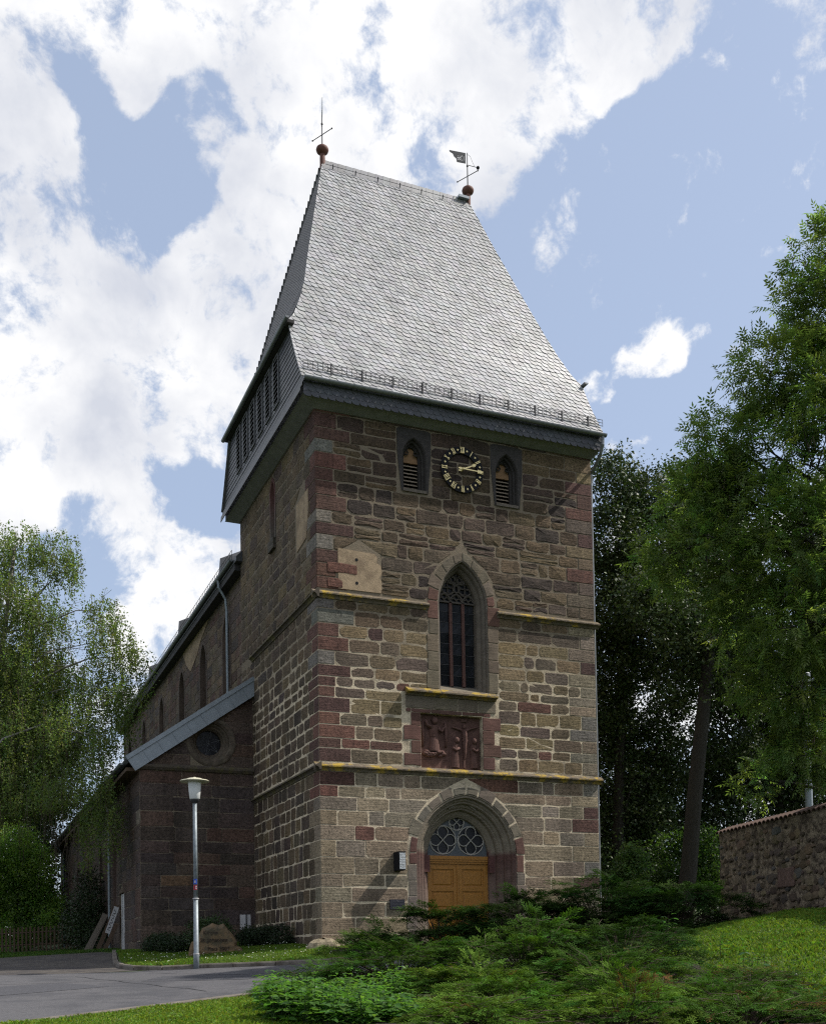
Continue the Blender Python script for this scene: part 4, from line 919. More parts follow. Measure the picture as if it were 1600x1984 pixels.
# ------------------------------------------------------------------ weather vanes
def vane_base(x, name, label):
    v = thing(name, (x, 4.15, 25.06), label, 'weather vane', 'weather vanes on the tower roof')
    m_ = MB(); m_.tube([(x, 4.15, 25.0), (x, 4.15, 26.02)], [.022, .014], 6); m_.lathe([(.01,25.70),(.035,25.73),(.035,25.76),(.01,25.79)], (x, 4.15, 0), 8); m_.build('rod', IRON, v)
    m_ = MB(); m_.tube([(x-.20, 4.15+.36, 25.4), (x+.20, 4.15-.36, 25.4)], .013, 5)
    for s in (-1, 1): V, F = spheroid((x+s*.2, 4.15-s*.36, 25.4), (.026,.026,.026), 8, 5); m_.add(V, F)
    m_.build('cross_bar', IRON, v)
    return v
va = vane_base(1.72, 'weather_vane', 'thin iron weather vane seen edge-on over the taller-looking end of the ridge')
dv = np.array([-.32, -.95, 0]); m_ = MB()
cockp = [(-.30,25.62),(-.10,25.60),(.05,25.66),(.22,25.60),(.34,25.74),(.22,25.78),(.12,25.95),(-.02,25.98),(-.10,25.90),(-.22,26.05),(-.36,26.12),(-.30,25.92),(-.38,25.82)]
m_.prism(cockp, lambda u, v, d: (1.72+u*.26-d*.95, 4.15+u*.96+d*.26, v+.20), -.006, .006); m_.build('flag', mat('pale_grey_metal', (.25,.25,.25), .6), va)
vb = vane_base(6.75, 'weather_vane', 'iron weather vane with dated pennant flag and counterweight ball')
fl = [(-.06,25.82),(-.06,26.17),(-.62,26.17),(-.60,26.12),(-.50,26.08),(-.46,25.99),(-.38,25.93),(-.36,25.82)]
ca, sa = math.cos(-.12), math.sin(-.12)
def ffr(u, v, d): return (6.75+u*ca, 4.15+u*sa-d, v)
fc = bpy.data.curves.new('digits', 'FONT'); fc.body = '1266'; fc.size = .215; fc.extrude = .05; fo = bpy.data.objects.new('digits', fc); COL.objects.link(fo)
dg = bpy.context.evaluated_depsgraph_get(); dg.update(); tm = bpy.data.meshes.new_from_object(fo.evaluated_get(dg)); tv = [tuple(v.co) for v in tm.vertices]; tf = [tuple(p.vertices) for p in tm.polygons]; bpy.data.objects.remove(fo)
tw = max(v[0] for v in tv)
m_ = MB(); m_.prism(fl, ffr, -.008, .008)
bmt = bmesh.new(); 
for v in tv: bmt.verts.new(ffr(-.085-v[0]*.62, 25.90+v[1]*1.15, v[2]))     # reads from the far side, so mirrored from here
bmt.verts.ensure_lookup_table()
for f in tf:
    try: bmt.faces.new([bmt.verts[i] for i in f])
    except ValueError: pass
bmesh.ops.remove_doubles(bmt, verts=bmt.verts, dist=1e-5); bmt.verts.index_update(); cutv = [tuple(v.co) for v in bmt.verts]; cutf = [tuple(v.index for v in f.verts) for f in bmt.faces]; bmt.free()
boolean_cut(m_.V, m_.F, [(cutv, cutf)], mat('slate_grey_metal', (.06,.06,.065), .6), 'flag', vb)
m_ = MB(); m_.tube([ffr(0, 25.78, 0), ffr(.34, 25.76, 0)], .010, 5); m_.tube([ffr(-.02, 26.15, 0), ffr(.10, 26.10, 0), ffr(.17, 25.93, 0), ffr(.24, 25.79, 0)], .006, 4); m_.tube([ffr(0, 25.7, 0), ffr(0, 26.19, 0)], .014, 5); m_.build('counterweight_arm', IRON, vb)
V, F = spheroid(ffr(.37, 25.755, 0), (.055,.055,.055), 12, 8); newmesh('counterweight', V, F, BLACK, vb, smooth=True)

# ------------------------------------------------------------------ clock
CK = (4.33, 13.40); clock = thing('tower_clock', (CK[0], -.06, CK[1]), 'gilt Roman numeral clock on black ring between the louvred windows', 'clock')
yc = -.075
m_ = MB(); n = 48; V = []
for rad, y in ((.46, yc+.03), (.46, yc), (.655, yc), (.655, yc+.03)):
    for i in range(n): t = 2*math.pi*i/n; V.append((CK[0]+rad*math.cos(t), y, CK[1]+rad*math.sin(t)))
m_.add(V, [(a*n+i, a*n+(i+1) % n, ((a+1) % 4)*n+(i+1) % n, ((a+1) % 4)*n+i) for a in range(4) for i in range(n)]); m_.build('dial_ring', BLACK, clock)
m_ = MB()
for i in range(6):
    t = math.pi/6+math.pi/3*i; m_.tube([(CK[0]+.56*math.cos(t), 0, CK[1]+.56*math.sin(t)), (CK[0]+.56*math.cos(t), yc+.02, CK[1]+.56*math.sin(t))], .015, 6)
m_.build('wall_bracket', IRON, clock)
NUM = ['XII','I','II','III','IIII','V','VI','VII','VIII','IX','X','XI']
NUM[4] = 'IV'
def numeral(txt):
    wd = {'I': .034, 'V': .072, 'X': .072}; tot = sum(wd[c] for c in txt); x = -tot/2; S = []; hh = .084
    for c in txt:
        w = wd[c]; a, b = x+.006, x+w-.006; m = (a+b)/2
        if c == 'I': S.append(((m, -hh), (m, hh), .0085))
        elif c == 'V': S += [((a+.006, hh), (m, -hh), .0095), ((b-.006, hh), (m, -hh), .005)]
        else: S += [((a+.006, hh), (b-.006, -hh), .0095), ((b-.006, hh), (a+.006, -hh), .005)]
        for zz_ in (hh, -hh): S.append(((a, zz_), (b, zz_), .0032))
        x += w
    return S
for i, txt in enumerate(NUM):
    th = math.pi/2-i*math.pi/6; rx, rz = math.cos(th), math.sin(th); tx_, tz_ = rz, -rx; m_ = MB()
    for p, q, hw in numeral(txt):
        P3 = []
        for a, b in (p, q): P3.append(np.array([CK[0]+rx*(.558+b)+tx_*a, yc-.012, CK[1]+rz*(.558+b)+tz_*a]))
        d = P3[1]-P3[0]; L = np.linalg.norm(d); d /= L; nrm = np.cross(d, (0, 1, 0)); m_.obox((P3[0]+P3[1])/2, d, (0, 1, 0), nrm, L/2+.003, .008, hw)
    m_.build('numeral', GOLD, clock)
    th -= math.pi/12; c = np.array([CK[0]+.558*math.cos(th), yc-.012, CK[1]+.558*math.sin(th)]); e1 = np.array([math.cos(th), 0, math.sin(th)]); e2 = np.array([-math.sin(th), 0, math.cos(th)]); V = []
    for y in (0, -.012):
        for k in range(8): t = math.pi/4*k; rr_ = .036 if k % 2 == 0 else .017; p = c+e1*math.cos(t)*rr_+e2*math.sin(t)*rr_+np.array([0, y, 0]); V.append(tuple(p))
    newmesh('hour_diamond', V, [tuple(range(8)), tuple(range(8, 16))[::-1]]+[(j, (j+1) % 8, 8+(j+1) % 8, 8+j) for j in range(8)], GOLD, clock)
def hand(name, ang, L, w, tip, y):
    th = math.pi/2-ang; e1 = np.array([math.cos(th), 0, math.sin(th)]); e2 = np.array([-math.sin(th), 0, math.cos(th)]); c = np.array([CK[0], y, CK[1]])
    pts = [(-.16,.012),(-.10,.03),(-.04,w),(L*.5,w*.8),(L*.72,w*.7),(L*.76,tip),(L*.82,tip*.5),(L*.86,tip),(L,.004)]; pl = pts+[(a, -b) for a, b in pts[::-1]]
    V = [tuple(c+e1*a+e2*b+np.array([0, d, 0])) for d in (0, -.012) for a, b in pl]; n = len(pl); newmesh(name, V, [tuple(range(n)), tuple(range(n, 2*n))[::-1]]+[(j, (j+1) % n, n+(j+1) % n, n+j) for j in range(n)], GOLD, clock)
hand('hour_hand', R(66), .44, .020, .05, yc-.05); hand('minute_hand', R(92), .60, .018, .055, yc-.075)
m_ = MB(); m_.tube([(CK[0], .0, CK[1]), (CK[0], yc-.10, CK[1])], .028, 10); m_.build('hand_boss', GOLD, clock)

# ------------------------------------------------------------------ lantern and plaques on the tower front
wl = thing('wall_lantern', (2.17, 0, 2.2), 'slim glass block wall lantern beside the portal', 'wall lamp')
LGL = mat('ribbed_lamp_glass', (.42,.44,.46), .15, .35, 22, .01, 30, spec=.7)
m_ = MB(); m_.box(2.10, 2.24, -.03, -.0, 2.0, 2.50); m_.box(2.075, 2.265, -.40, -.0, 2.47, 2.50); m_.box(2.075, 2.265, -.40, -.0, 1.99, 2.015); m_.box(2.07, 2.085, -.40, -.02, 2.0, 2.49); m_.build('housing', BLACK, wl)
for k in range(7):
    m_ = MB(); z = 2.02+k*.064; m_.box(2.09, 2.262, -.41, -.04, z, z+.056); m_.build('glass_block', LGL, wl)
for x0, x1, z0, z1, lb in ((1.94, 2.36, .95, 1.22, 'dark bronze inscription plaque below the wall lantern'), (6.05, 6.42, .95, 1.22, 'dark bronze plaque on the wall right of the portal behind junipers')):
    pl = thing('wall_plaque', ((x0+x1)/2, -.03, z0), lb, 'plaque', 'bronze plaques beside the portal'); PLQ = mat('dark_bronze', (.03,.03,.04), .5, .2, 10, .002, 60, metal=.3)
    m_ = MB(); m_.box(x0, x1, -.05, -.0, z0, z1); m_.build('plate', PLQ, pl)
    m_ = MB()
    for k in range(4): m_.box(x0+.05+.03*(k == 0), x1-.05-.06*(k % 2), -.054, -.049, z1-.07-k*.045, z1-.055-k*.045)
    m_.tube([((x0+x1)/2-.02, -.052, z1-.04), ((x0+x1)/2+.03, -.052, z1-.055)], .006, 4); m_.build('raised_lettering', mat('worn_bronze', (.055,.055,.07), .5, metal=.3), pl)

# ------------------------------------------------------------------ nave
XN = .12; NE = 13.2; NY1 = 37.0
nave = thing('church_nave', (XN, 22, 0), 'long sandstone nave wall with pointed windows running back from the tower', 'church')
NWIN = [(y, 9.3, 11.2, .56, 1.0) for y in (11.0, 15.0, 19.4, 24.4, 29.6, 34.6)]
def navef(u, v, d): return (XN-d, u, v)
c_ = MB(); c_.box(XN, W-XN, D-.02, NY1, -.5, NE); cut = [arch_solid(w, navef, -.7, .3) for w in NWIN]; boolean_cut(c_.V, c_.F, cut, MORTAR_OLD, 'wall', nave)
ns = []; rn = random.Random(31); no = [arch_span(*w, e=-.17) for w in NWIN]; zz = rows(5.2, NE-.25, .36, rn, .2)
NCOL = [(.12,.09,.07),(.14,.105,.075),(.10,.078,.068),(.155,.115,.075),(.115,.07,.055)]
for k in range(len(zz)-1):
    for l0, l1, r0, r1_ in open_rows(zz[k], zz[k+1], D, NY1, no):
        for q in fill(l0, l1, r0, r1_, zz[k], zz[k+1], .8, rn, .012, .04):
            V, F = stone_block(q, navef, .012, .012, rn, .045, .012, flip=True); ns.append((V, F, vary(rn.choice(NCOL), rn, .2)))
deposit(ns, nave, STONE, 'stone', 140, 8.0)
for w in NWIN:
    nw = thing('nave_window', (XN, w[0], w[1]), parent=nave); V, F = sweep_arch(w, [(-.17,.0),(-.17,-.022),(0,-.022),(.04,.10),(.08,.30),(.08,.5)], navef, 8); newmesh('moulded_reveal', V, F, DRESSED, nw, (.085,.062,.048))
    m_ = MB(); m_.prism(arch(*w, e=.10), navef, -.42, -.40); m_.build('pane', GLASSM, nw)
# plaster remains high on the nave wall
m_ = MB(); m_.prism([(16.2,11.9),(17.4,11.6),(18.3,12.1),(19.0,12.75),(17.5,12.9),(14.8,12.92),(13.8,12.75),(15.3,12.35)], navef, -.01, .03); m_.build('plaster_patch', PLASTER, nave)
m_ = MB(); m_.add([(XN-.35, D-.3, NE-.05), (XN-.35, NY1+.3, NE-.05), (CX, NY1+.3, NE+4.6), (CX, D-.3, NE+4.6), (W-XN+.35, D-.3, NE-.05), (W-XN+.35, NY1+.3, NE-.05), (XN-.35, D-.3, NE-.2), (XN-.35, NY1+.3, NE-.2), (W-XN+.35, D-.3, NE-.2), (W-XN+.35, NY1+.3, NE-.2)], [(0,1,2,3)[::-1],(3,2,5,4)[::-1],(6,0,3,4,8),(7,9,5,2,1),(6,7,1,0),(8,4,5,9),(6,8,9,7)]); m_.build('roof', mat('nave_slate', (.06,.062,.068), .5, .25, 6), nave)
half_gutter(D+.1, NY1+.2, 'y', XN-.42, NE-.04, .08).build('gutter', GUTTER, nave)
m_ = MB(); m_.box(XN-.33, XN-.005, D, NY1, NE-.42, NE-.21); m_.build('eaves_cornice', mat('dark_soffit', ()), nave)
m_ = MB(); m_.tube([(XN-.42, 10.4, NE-.1), (XN-.40, 10.4, NE-.35), (XN-.16, 10.4, NE-.75), (XN-.12, 10.4, NE-1.2), (XN-.12, 10.4, 8.3)], .05, 8); m_.build('downpipe', GALV, nave)
m_ = MB(); 
for z in (.05, .2, .35): m_.tube([(XN-.28, D+.6, NE+.12+z), (XN-.28, NY1, NE+.12+z)], .010, 4)
for i in range(96): y = D+.6+i*.295; m_.tube([(XN-.28, y, NE), (XN-.28, y, NE+.48)], .008, 4)
m_.build('snow_guard', mat('grey_steel', ()), nave)
for y in (11.6, 19.6, 27.5):
    dm = thing('dormer', (.6, y, NE+.3), parent=nave); m_ = MB(); m_.add([(.05, y-.35, NE+.35), (.05, y+.35, NE+.35), (.05, y, NE+1.15), (1.6, y-.35, NE+1.5), (1.6, y+.35, NE+1.5), (1.6, y, NE+1.9)], [(0,1,2),(0,2,5,3)[::-1],(1,4,5,2)[::-1],(3,5,4),(0,3,4,1)]); m_.build('hood', mat('nave_slate', ()), dm)
m_ = MB(); m_.add([(XN-.1, D-.1, NE-.1), (XN-.1, D+.3, NE+.2), (XN+.4, D+.3, NE+.7), (XN+.4, D-.1, NE+.5)], [(0,1,2,3)]); m_.build('flashing', ZINC, nave)

# ------------------------------------------------------------------ aisle
YA, XA, AY1 = 6.84, -3.64, 34.4
aisle = thing('church_aisle', (XA/2, YA, 0), 'low sandstone side aisle with zinc verge and round window, left of tower', 'church')
def wf(u, v, d): return (u, YA-d, v)
def sf(u, v, d): return (XA-d, u, v)
def zroof(x): return 8.72+x*(8.72-5.95)/4.0
AWIN = [(y, 1.6, 3.6, .38, .7) for y in (12.6, 16.6, 20.8, 25.2, 29.4, 33.0)]
V = [(0,YA,-.6),(XA,YA,-.6),(XA,AY1,-.6),(0,AY1,-.6),(0,YA,8.55),(XA,YA,zroof(XA)-.2),(XA,AY1,zroof(XA)-.2),(0,AY1,8.55)]
RO = (-1.40, 6.62); m_ = MB(); m_.tube([(RO[0], YA-.5, RO[1]), (RO[0], YA+.6, RO[1])], .66, 28)
cut = [(m_.V, m_.F)]+[arch_solid(w, sf, -.6, .3) for w in AWIN]
m2_ = MB(); m2_.box(XA-.3, XA+.25, 10.3, 11.5, -.6, 2.15); cut.append((m2_.V, m2_.F))
boolean_cut(V, [(0,3,2,1),(4,5,6,7),(0,1,5,4),(1,2,6,5),(2,3,7,6),(3,0,4,7)], cut, MORTAR_OLD, 'wall', aisle)
ra = random.Random(44); as_ = []; ACOL = [(.085,.06,.05),(.075,.056,.048),(.095,.07,.055),(.07,.055,.05),(.10,.062,.048)]
for z0, z1 in ((-.1, 5.62), (5.80, 8.5)):
    zz = rows(z0, z1, .40, ra, .2)
    for k in range(len(zz)-1):
        zb, zt = zz[k], zz[k+1]; L = [max(XA, (z+.25-8.72)*4.0/(8.72-5.95)) for z in (zb, zt)]
        if L[1] > -.12: continue
        roso = lambda z: None if abs(z-RO[1]) > .80 else (RO[0]-math.sqrt(max(.02, .64-(z-RO[1])**2)), RO[0]+math.sqrt(max(.02, .64-(z-RO[1])**2)))
        for i, (l0, l1, r0, r1_) in enumerate(open_rows(zb, zt, L[0], -.02, [roso] if z0 > 5 else [])):
            if i == 0: l1 = L[1]
            for q in fill(l0, l1, r0, r1_, zb, zt, 1.0, ra, .008, .02):
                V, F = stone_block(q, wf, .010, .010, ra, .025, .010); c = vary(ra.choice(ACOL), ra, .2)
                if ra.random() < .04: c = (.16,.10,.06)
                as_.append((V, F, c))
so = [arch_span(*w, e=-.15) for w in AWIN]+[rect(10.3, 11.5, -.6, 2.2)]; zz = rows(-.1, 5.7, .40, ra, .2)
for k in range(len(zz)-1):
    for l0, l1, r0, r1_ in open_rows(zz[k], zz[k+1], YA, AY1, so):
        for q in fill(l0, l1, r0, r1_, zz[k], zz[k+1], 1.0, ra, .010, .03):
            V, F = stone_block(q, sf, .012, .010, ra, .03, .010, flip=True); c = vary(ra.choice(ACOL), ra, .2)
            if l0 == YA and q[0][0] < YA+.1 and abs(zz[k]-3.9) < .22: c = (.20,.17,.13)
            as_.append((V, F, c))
deposit(as_, aisle, STONE, 'stone', 200, 9.0)
m_ = MB()     # moulding under the gable
for k, (a, b) in enumerate(((-3.78, -2.6), (-2.595, -1.3), (-1.295, -.03))):
    pr = [(-.02,5.60),(.06,5.62),(.12,5.70),(.12,5.76),(.03,5.82),(-.02,5.82)]; V = [wf(a, v, d) for d, v in pr]+[wf(b, v, d) for d, v in pr]
    newmesh('moulding_stone', V, [tuple(range(6)), tuple(range(6, 12))[::-1]]+[(j, 6+j, 6+(j+1) % 6, (j+1) % 6) for j in range(6)], LICHEN_DK, aisle)
# round window
rose = thing('round_window', (RO[0], YA, RO[1]), parent=aisle)
pr = [(.80,.03),(.80,-.03),(.76,-.045),(.66,-.045),(.63,0),(.60,.02),(.60,.10),(.54,.12),(.51,.18),(.46,.20),(.43,.26),(.40,.30),(.40,.45)]; n = 32
V = [wf(RO[0]+r_*math.cos(2*math.pi*i/n), RO[1]+r_*math.sin(2*math.pi*i/n), -d) for r_, d in pr for i in range(n)]; F = [(a*n+i, a*n+(i+1) % n, (a+1)*n+(i+1) % n, (a+1)*n+i) for a in range(len(pr)-1) for i in range(n)]
newmesh('moulded_ring', V, F, DRESSED, rose, np.array([vary((.10,.08,.06), ra, .25) for v in V]))
m_ = MB(); m_.tube([(RO[0], YA+.40, RO[1]), (RO[0], YA+.42, RO[1])], .41, 28); m_.build('pane', GLASSM, rose)
m_ = MB()
for i in range(6):
    t = math.pi/3*i+.3; ring_c = (RO[0]+.2*math.cos(t), RO[1]+.2*math.sin(t)); m_.tube([(RO[0], YA+.38, RO[1]), (RO[0]+.40*math.cos(t), YA+.38, RO[1]+.40*math.sin(t))], .010, 5)
    m_.tube([(RO[0]+.40*math.cos(t+q), YA+.385, RO[1]+.40*math.sin(t+q)) if q in (0, math.pi/3) else (RO[0]+.2*math.cos(t+q), YA+.385, RO[1]+.2*math.sin(t+q)) for q in (0, math.pi/6, math.pi/3)], .010, 5)
m_.build('star_tracery', mat('grey_lead', (.10,.10,.11), .6), rose)
# zinc verge: folded panels down the slope
dsl = np.array([-4.0, 0, 5.95-8.72]); Ls_ = np.linalg.norm(dsl); dsl /= Ls_; nsl = np.array([dsl[2], 0, -dsl[0]]); nsl = nsl if nsl[2] > 0 else -nsl
verge = thing('zinc_verge', (-2, YA-.1, 7), parent=aisle); n = 9; Lt = Ls_+.06
for i in range(n):
    a, b = Lt*i/n+.003, Lt*(i+1)/n-.006; c = np.array([0, YA-.135, 8.72])+dsl*(a+b)/2-nsl*.26
    m_ = MB(); m_.obox(c, dsl, (0, 1, 0), nsl, (b-a)/2, .012, .20); m_.obox(c+dsl*((b-a)/2)+np.array([0, -.012, 0]), dsl, (0, 1, 0), nsl, .008, .016, .20); m_.build('zinc_panel', ZINC, verge)
m_ = MB(); m_.obox(np.array([0, YA-.05, 8.72])+dsl*Lt/2+nsl*.01, dsl, (0, 1, 0), nsl, Lt/2, .13, .065); m_.build('zinc_capping', ZINC, verge)
m_ = MB(); Lr = Ls_+.1; V = []
for y in (YA-.02, AY1+.3):
    for t, e in ((-.05, 0), (Lr, 0), (Lr, -.14), (-.05, -.14)): p = np.array([0, y, 8.72])+dsl*t+nsl*e; V.append(tuple(p))
m_.add(V, [(0,1,2,3),(4,5,6,7)[::-1],(0,4,5,1),(1,5,6,2),(2,6,7,3),(3,7,4,0)]); m_.build('roof', mat('nave_slate', ()), aisle)
half_gutter(YA+.3, AY1+.3, 'y', XA-.50, 5.83, .075).build('gutter', GUTTER, aisle)
m_ = MB(); m_.box(XA-.40, XA-.02, YA+.02, AY1+.1, 5.55, 5.66); m_.build('eaves_board', BROWNWOOD, aisle)
for y in (13.3, 31.2):
    m_ = MB(); m_.tube([(XA-.5, y, 5.78), (XA-.48, y, 5.6), (XA-.18, y, 5.25), (XA-.12, y, 5.0), (XA-.12, y, -.2)], .05, 8); m_.build('downpipe', GALV, aisle)
for w in AWIN:
    aw = thing('aisle_window', (XA, w[0], w[1]), parent=aisle); V, F = sweep_arch(w, [(-.15,.0),(-.15,-.02),(0,-.02),(.06,.12),(.12,.35)], sf, 7); newmesh('moulded_reveal', V, F, DRESSED, aw, (.09,.06,.05)); m_ = MB(); m_.prism(arch(*w, e=.08), sf, -.38, -.36); m_.build('pane', GLASSM, aw)
dr = thing('side_door', (XA, 10.9, 0), parent=aisle)
m_ = MB(); m_.box(XA-.02, XA+.2, 10.32, 11.48, 2.0, 2.14); m_.box(XA+.10, XA+.18, 10.32, 11.48, -.3, 2.0); m_.build('frame', BROWNWOOD, dr)
for k in range(4): m_ = MB(); y = 10.36+k*.275; m_.box(XA+.06-.012*(k % 2), XA+.10, y, y+.268, -.1, 1.98); m_.build('board', WHITEP, dr)
# ------------------------------------------------------------------ foliage helpers
def basis_from(nv, r):
    """orthonormal frames with third axis nv (n,3) and a random turn"""
    nv = nv/np.linalg.norm(nv, axis=1, keepdims=True); t = r.normal(size=nv.shape); a = np.cross(nv, t); a /= np.linalg.norm(a, axis=1, keepdims=True)+1e-9
    return a, np.cross(nv, a), nv
def stamp(T, TF, P, A, B, Cn, S, tint, tpl_col=None):
    """copy a template (verts T in axes A,B,Cn) to every point P"""
    n, k = len(P), len(T); S = np.asarray(S).reshape(-1, 1, 1)
    V = P[:, None, :]+S*(T[None, :, 0:1]*A[:, None, :]+T[None, :, 1:2]*B[:, None, :]+T[None, :, 2:3]*Cn[:, None, :])
    F = (TF[None, :, :]+(np.arange(n)*k)[:, None, None]).reshape(-1, TF.shape[1])
    C = np.repeat(tint[:, None, :], k, 1)
    if tpl_col is not None: C = C*tpl_col[None, :, None]
    return V.reshape(-1, 3), F, C.reshape(-1, 3)
LEAF_T = np.array([(-.5,0,0),(0,-.30,.05),(.5,0,-.04),(0,.30,.05)]); LEAF_F = np.array([(0,1,2,3)])
def tints(n, base, r, a=.25, warm=.12):
    k = 1+r.normal(size=(n, 1))*a; k = np.clip(k, .4, 1.9); c = np.array(base)[None]*k; c[:, 0] *= 1+r.normal(size=n)*warm; return np.clip(c, .003, .6)
def in_lobes(lobes, n, r, inner=.35):
    L = np.array(lobes); w = L[:, 3]**2.4; i = r.choice(len(L), n, p=w/w.sum()); d = r.normal(size=(n, 3)); d /= np.linalg.norm(d, axis=1, keepdims=True)
    q = (inner+(1-inner)*r.random(n))**.6; return L[i, :3]+d*(L[i, 3]*q)[:, None], d, i
def leaf_crown(lobes, ncl, per, size, base, r, spread=.22, upb=.5, inner=.3):
    c, d, _ = in_lobes(lobes, ncl, r, inner); tc = tints(ncl, base, r, .22, .12); m = r.poisson(per, ncl)+1; idx = np.repeat(np.arange(ncl), m); n = len(idx)
    off = r.normal(size=(n, 3))*spread; off[:, 2] *= .75; P = c[idx]+off; nv = r.normal(size=(n, 3))+d[idx]*.35+np.array([0, 0, upb]); A, B, Cn = basis_from(nv, r)
    return stamp(LEAF_T, LEAF_F, P, A, B, Cn, size*r.uniform(.7, 1.25, n), tc[idx]*np.clip(1+r.normal(size=(n, 1))*.12, .6, 1.5))
def woody(trunk, lobes, rad0, r, m, parent, name='trunk', nb=1.0, taper=.35, fork=.45):
    """tapered trunk with limbs that reach into the crown"""
    mb = MB(); T = [np.array(p, float) for p in trunk]; n = len(T); rr_ = [rad0*(1.25 if i == 0 else 1)*(1-(1-taper)*i/(n-1)) for i in range(n)]; mb.tube(T, rr_, 10); k0 = max(1, int(n*fork))
    for (x, y, z, q) in lobes:
        e = np.array([x, y, z]); c = [t for t in T[k0:] if t[2] < z-.2] or [T[k0]]; s = min(c, key=lambda t: np.linalg.norm(t-e)); d = e-s; L = np.linalg.norm(d)
        if L < .3: continue
        w = r.normal(size=(2, 3))*L*.07; P = [s, s+d*.35+w[0]+np.array([0, 0, L*.05]), s+d*.7+w[1]+np.array([0, 0, L*.06]), e]; rb = rad0*min(.5, .12+.03*L); mb.tube(P, [rb, rb*.7, rb*.45, rb*.15], 6, cap=False)
        for _ in range(int(5*nb)):
            dd = r.normal(size=3); dd /= np.linalg.norm(dd); p0 = P[2]+(e-P[2])*r.random(); p1 = p0+dd*q*.55; p2 = e+dd*q*.95; mb.tube([p0, p1, p2], [rb*.28, rb*.16, .006], 4, cap=False)
    return mb.build(name, m, parent, smooth=True)
def tree(name, loc, label, cat, trunk, lobes, rad, bark, ncl, per, size, base, seed, m=LEAF, group=None, spread=.22, upb=.5, nb=1, fork=.45, inner=.3):
    r = np.random.default_rng(seed); t = thing(name, loc, label, cat, group); woody(trunk, lobes, rad, r, bark, t, nb=nb, fork=fork)
    V, F, C = leaf_crown(lobes, ncl, per, size, base, r, spread, upb, inner); newmesh('crown', V, F, m, t, C); return t

# ------------------------------------------------------------------ trees
ASH = [(10.1,-8.0,16.2,.70),(10.9,-8.3,16.6,.95),(9.7,-7.8,15.1,.80),(10.4,-8.1,14.8,1.10),(8.8,-7.4,13.4,.86),(9.7,-7.7,13.1,1.10),(9.9,-8.8,12.1,1.18),(7.9,-6.9,11.8,.80),(8.8,-7.3,11.6,1.04),(9.1,-8.5,10.7,1.18),(8.3,-6.0,10.9,.76),(7.4,-6.2,10.6,.7),(7.9,-6.6,11.0,.8),(8.4,-7.1,10.0,1.10),(9.0,-8.4,9.0,1.29),(7.2,-5.5,9.4,.76),(7.4,-6.6,8.9,.98),(8.6,-7.1,8.4,1.10),(9.0,-8.3,7.2,1.29),(8.9,-6.1,7.7,.89),(9.3,-7.3,6.0,1.10),(9.1,-6.2,6.3,.70),(9.9,-7.5,4.6,.98),(9.3,-6.1,3.9,.50),(9.5,-7.2,4.3,.60),(10.1,-7.5,4.3,.55),(11.5,-8.5,13.6,1.71),(11.7,-8.5,10.5,1.71),(11.5,-8.3,7.5,1.59)]
ra_ = np.random.default_rng(101)
ash = thing('ash_tree', (13.2, -7.4, Hs(13.2, -7.4)), 'leafy ash tree with long compound leaves overhanging the rubble wall', 'tree')
woody([(13.2,-7.4,Hs(13.2,-7.4)-.2),(13.0,-7.4,3),(12.7,-7.6,6),(12.2,-7.8,9),(11.7,-8.0,12),(11.2,-8.1,15),(10.8,-8.2,17)], ASH, .34, ra_, BARK, ash, nb=1.4, fork=.2)
# compound leaf: a stalk with four pairs of leaflets and one at the tip
tv, tf = [], []
for i in range(4):
    for s in (-1, 1):
        x = .22+.19*i; b = np.array([x, 0, -.05*x*x*4]); d = np.array([.55, s*.83, -.25]); d /= np.linalg.norm(d); w = np.cross(d, (0, 0, 1)); L = .30-.02*abs(i-1.5); k = len(tv)
        tv += [b, b+d*L*.45-w*.055+np.array([0, 0, .015]), b+d*L-np.array([0, 0, .04]), b+d*L*.45+w*.055+np.array([0, 0, .015])]; tf.append((k, k+1, k+2, k+3))
k = len(tv); tv += [np.array((.85,0,-.14)), np.array((1.0,-.055,-.17)), np.array((1.2,0,-.26)), np.array((1.0,.055,-.17))]; tf.append((k, k+1, k+2, k+3))
PIN, PINF = np.array(tv), np.array(tf)
def pinnate(lobes, ncl, per, size, base, r):
    c, d, _ = in_lobes(lobes, ncl, r, .5); m = r.poisson(per*r.choice((.5, 1, 1.5), ncl), ncl)+2; idx = np.repeat(np.arange(ncl), m); n = len(idx)
    P = c[idx]+r.normal(size=(n, 3))*.07; A = r.normal(size=(n, 3))*.8+d[idx]*.7+np.array([0, 0, .15]); A /= np.linalg.norm(A, axis=1, keepdims=True)
    up = np.array([0, 0, 1.0])+r.normal(size=(n, 3))*.35; Bv = np.cross(up, A); Bv /= np.linalg.norm(Bv, axis=1, keepdims=True); Cn = np.cross(A, Bv)
    tc = tints(ncl, base, r, .2, .12); return stamp(PIN, PINF, P, A, Bv, Cn, size*r.uniform(.75, 1.2, n), tc[idx]*np.clip(1+r.normal(size=(n, 1))*.12, .6, 1.5))
V, F, C = pinnate(ASH, 2750, 3.9, .385, (.118,.178,.050), ra_); newmesh('crown', V, F, LEAF, ash, C)
seedm = MB(); c, d, _ = in_lobes(ASH, 260, ra_, .2)
for p in c:
    for _ in range(5): q = p+ra_.normal(size=3)*.07; seedm.add([q, q+np.array([.012, 0, -.05]), q+np.array([0, 0, -.16]), q+np.array([-.012, 0, -.05])], [(0,1,2,3)])
seedm.build('hanging_seeds', TWIG, ash)

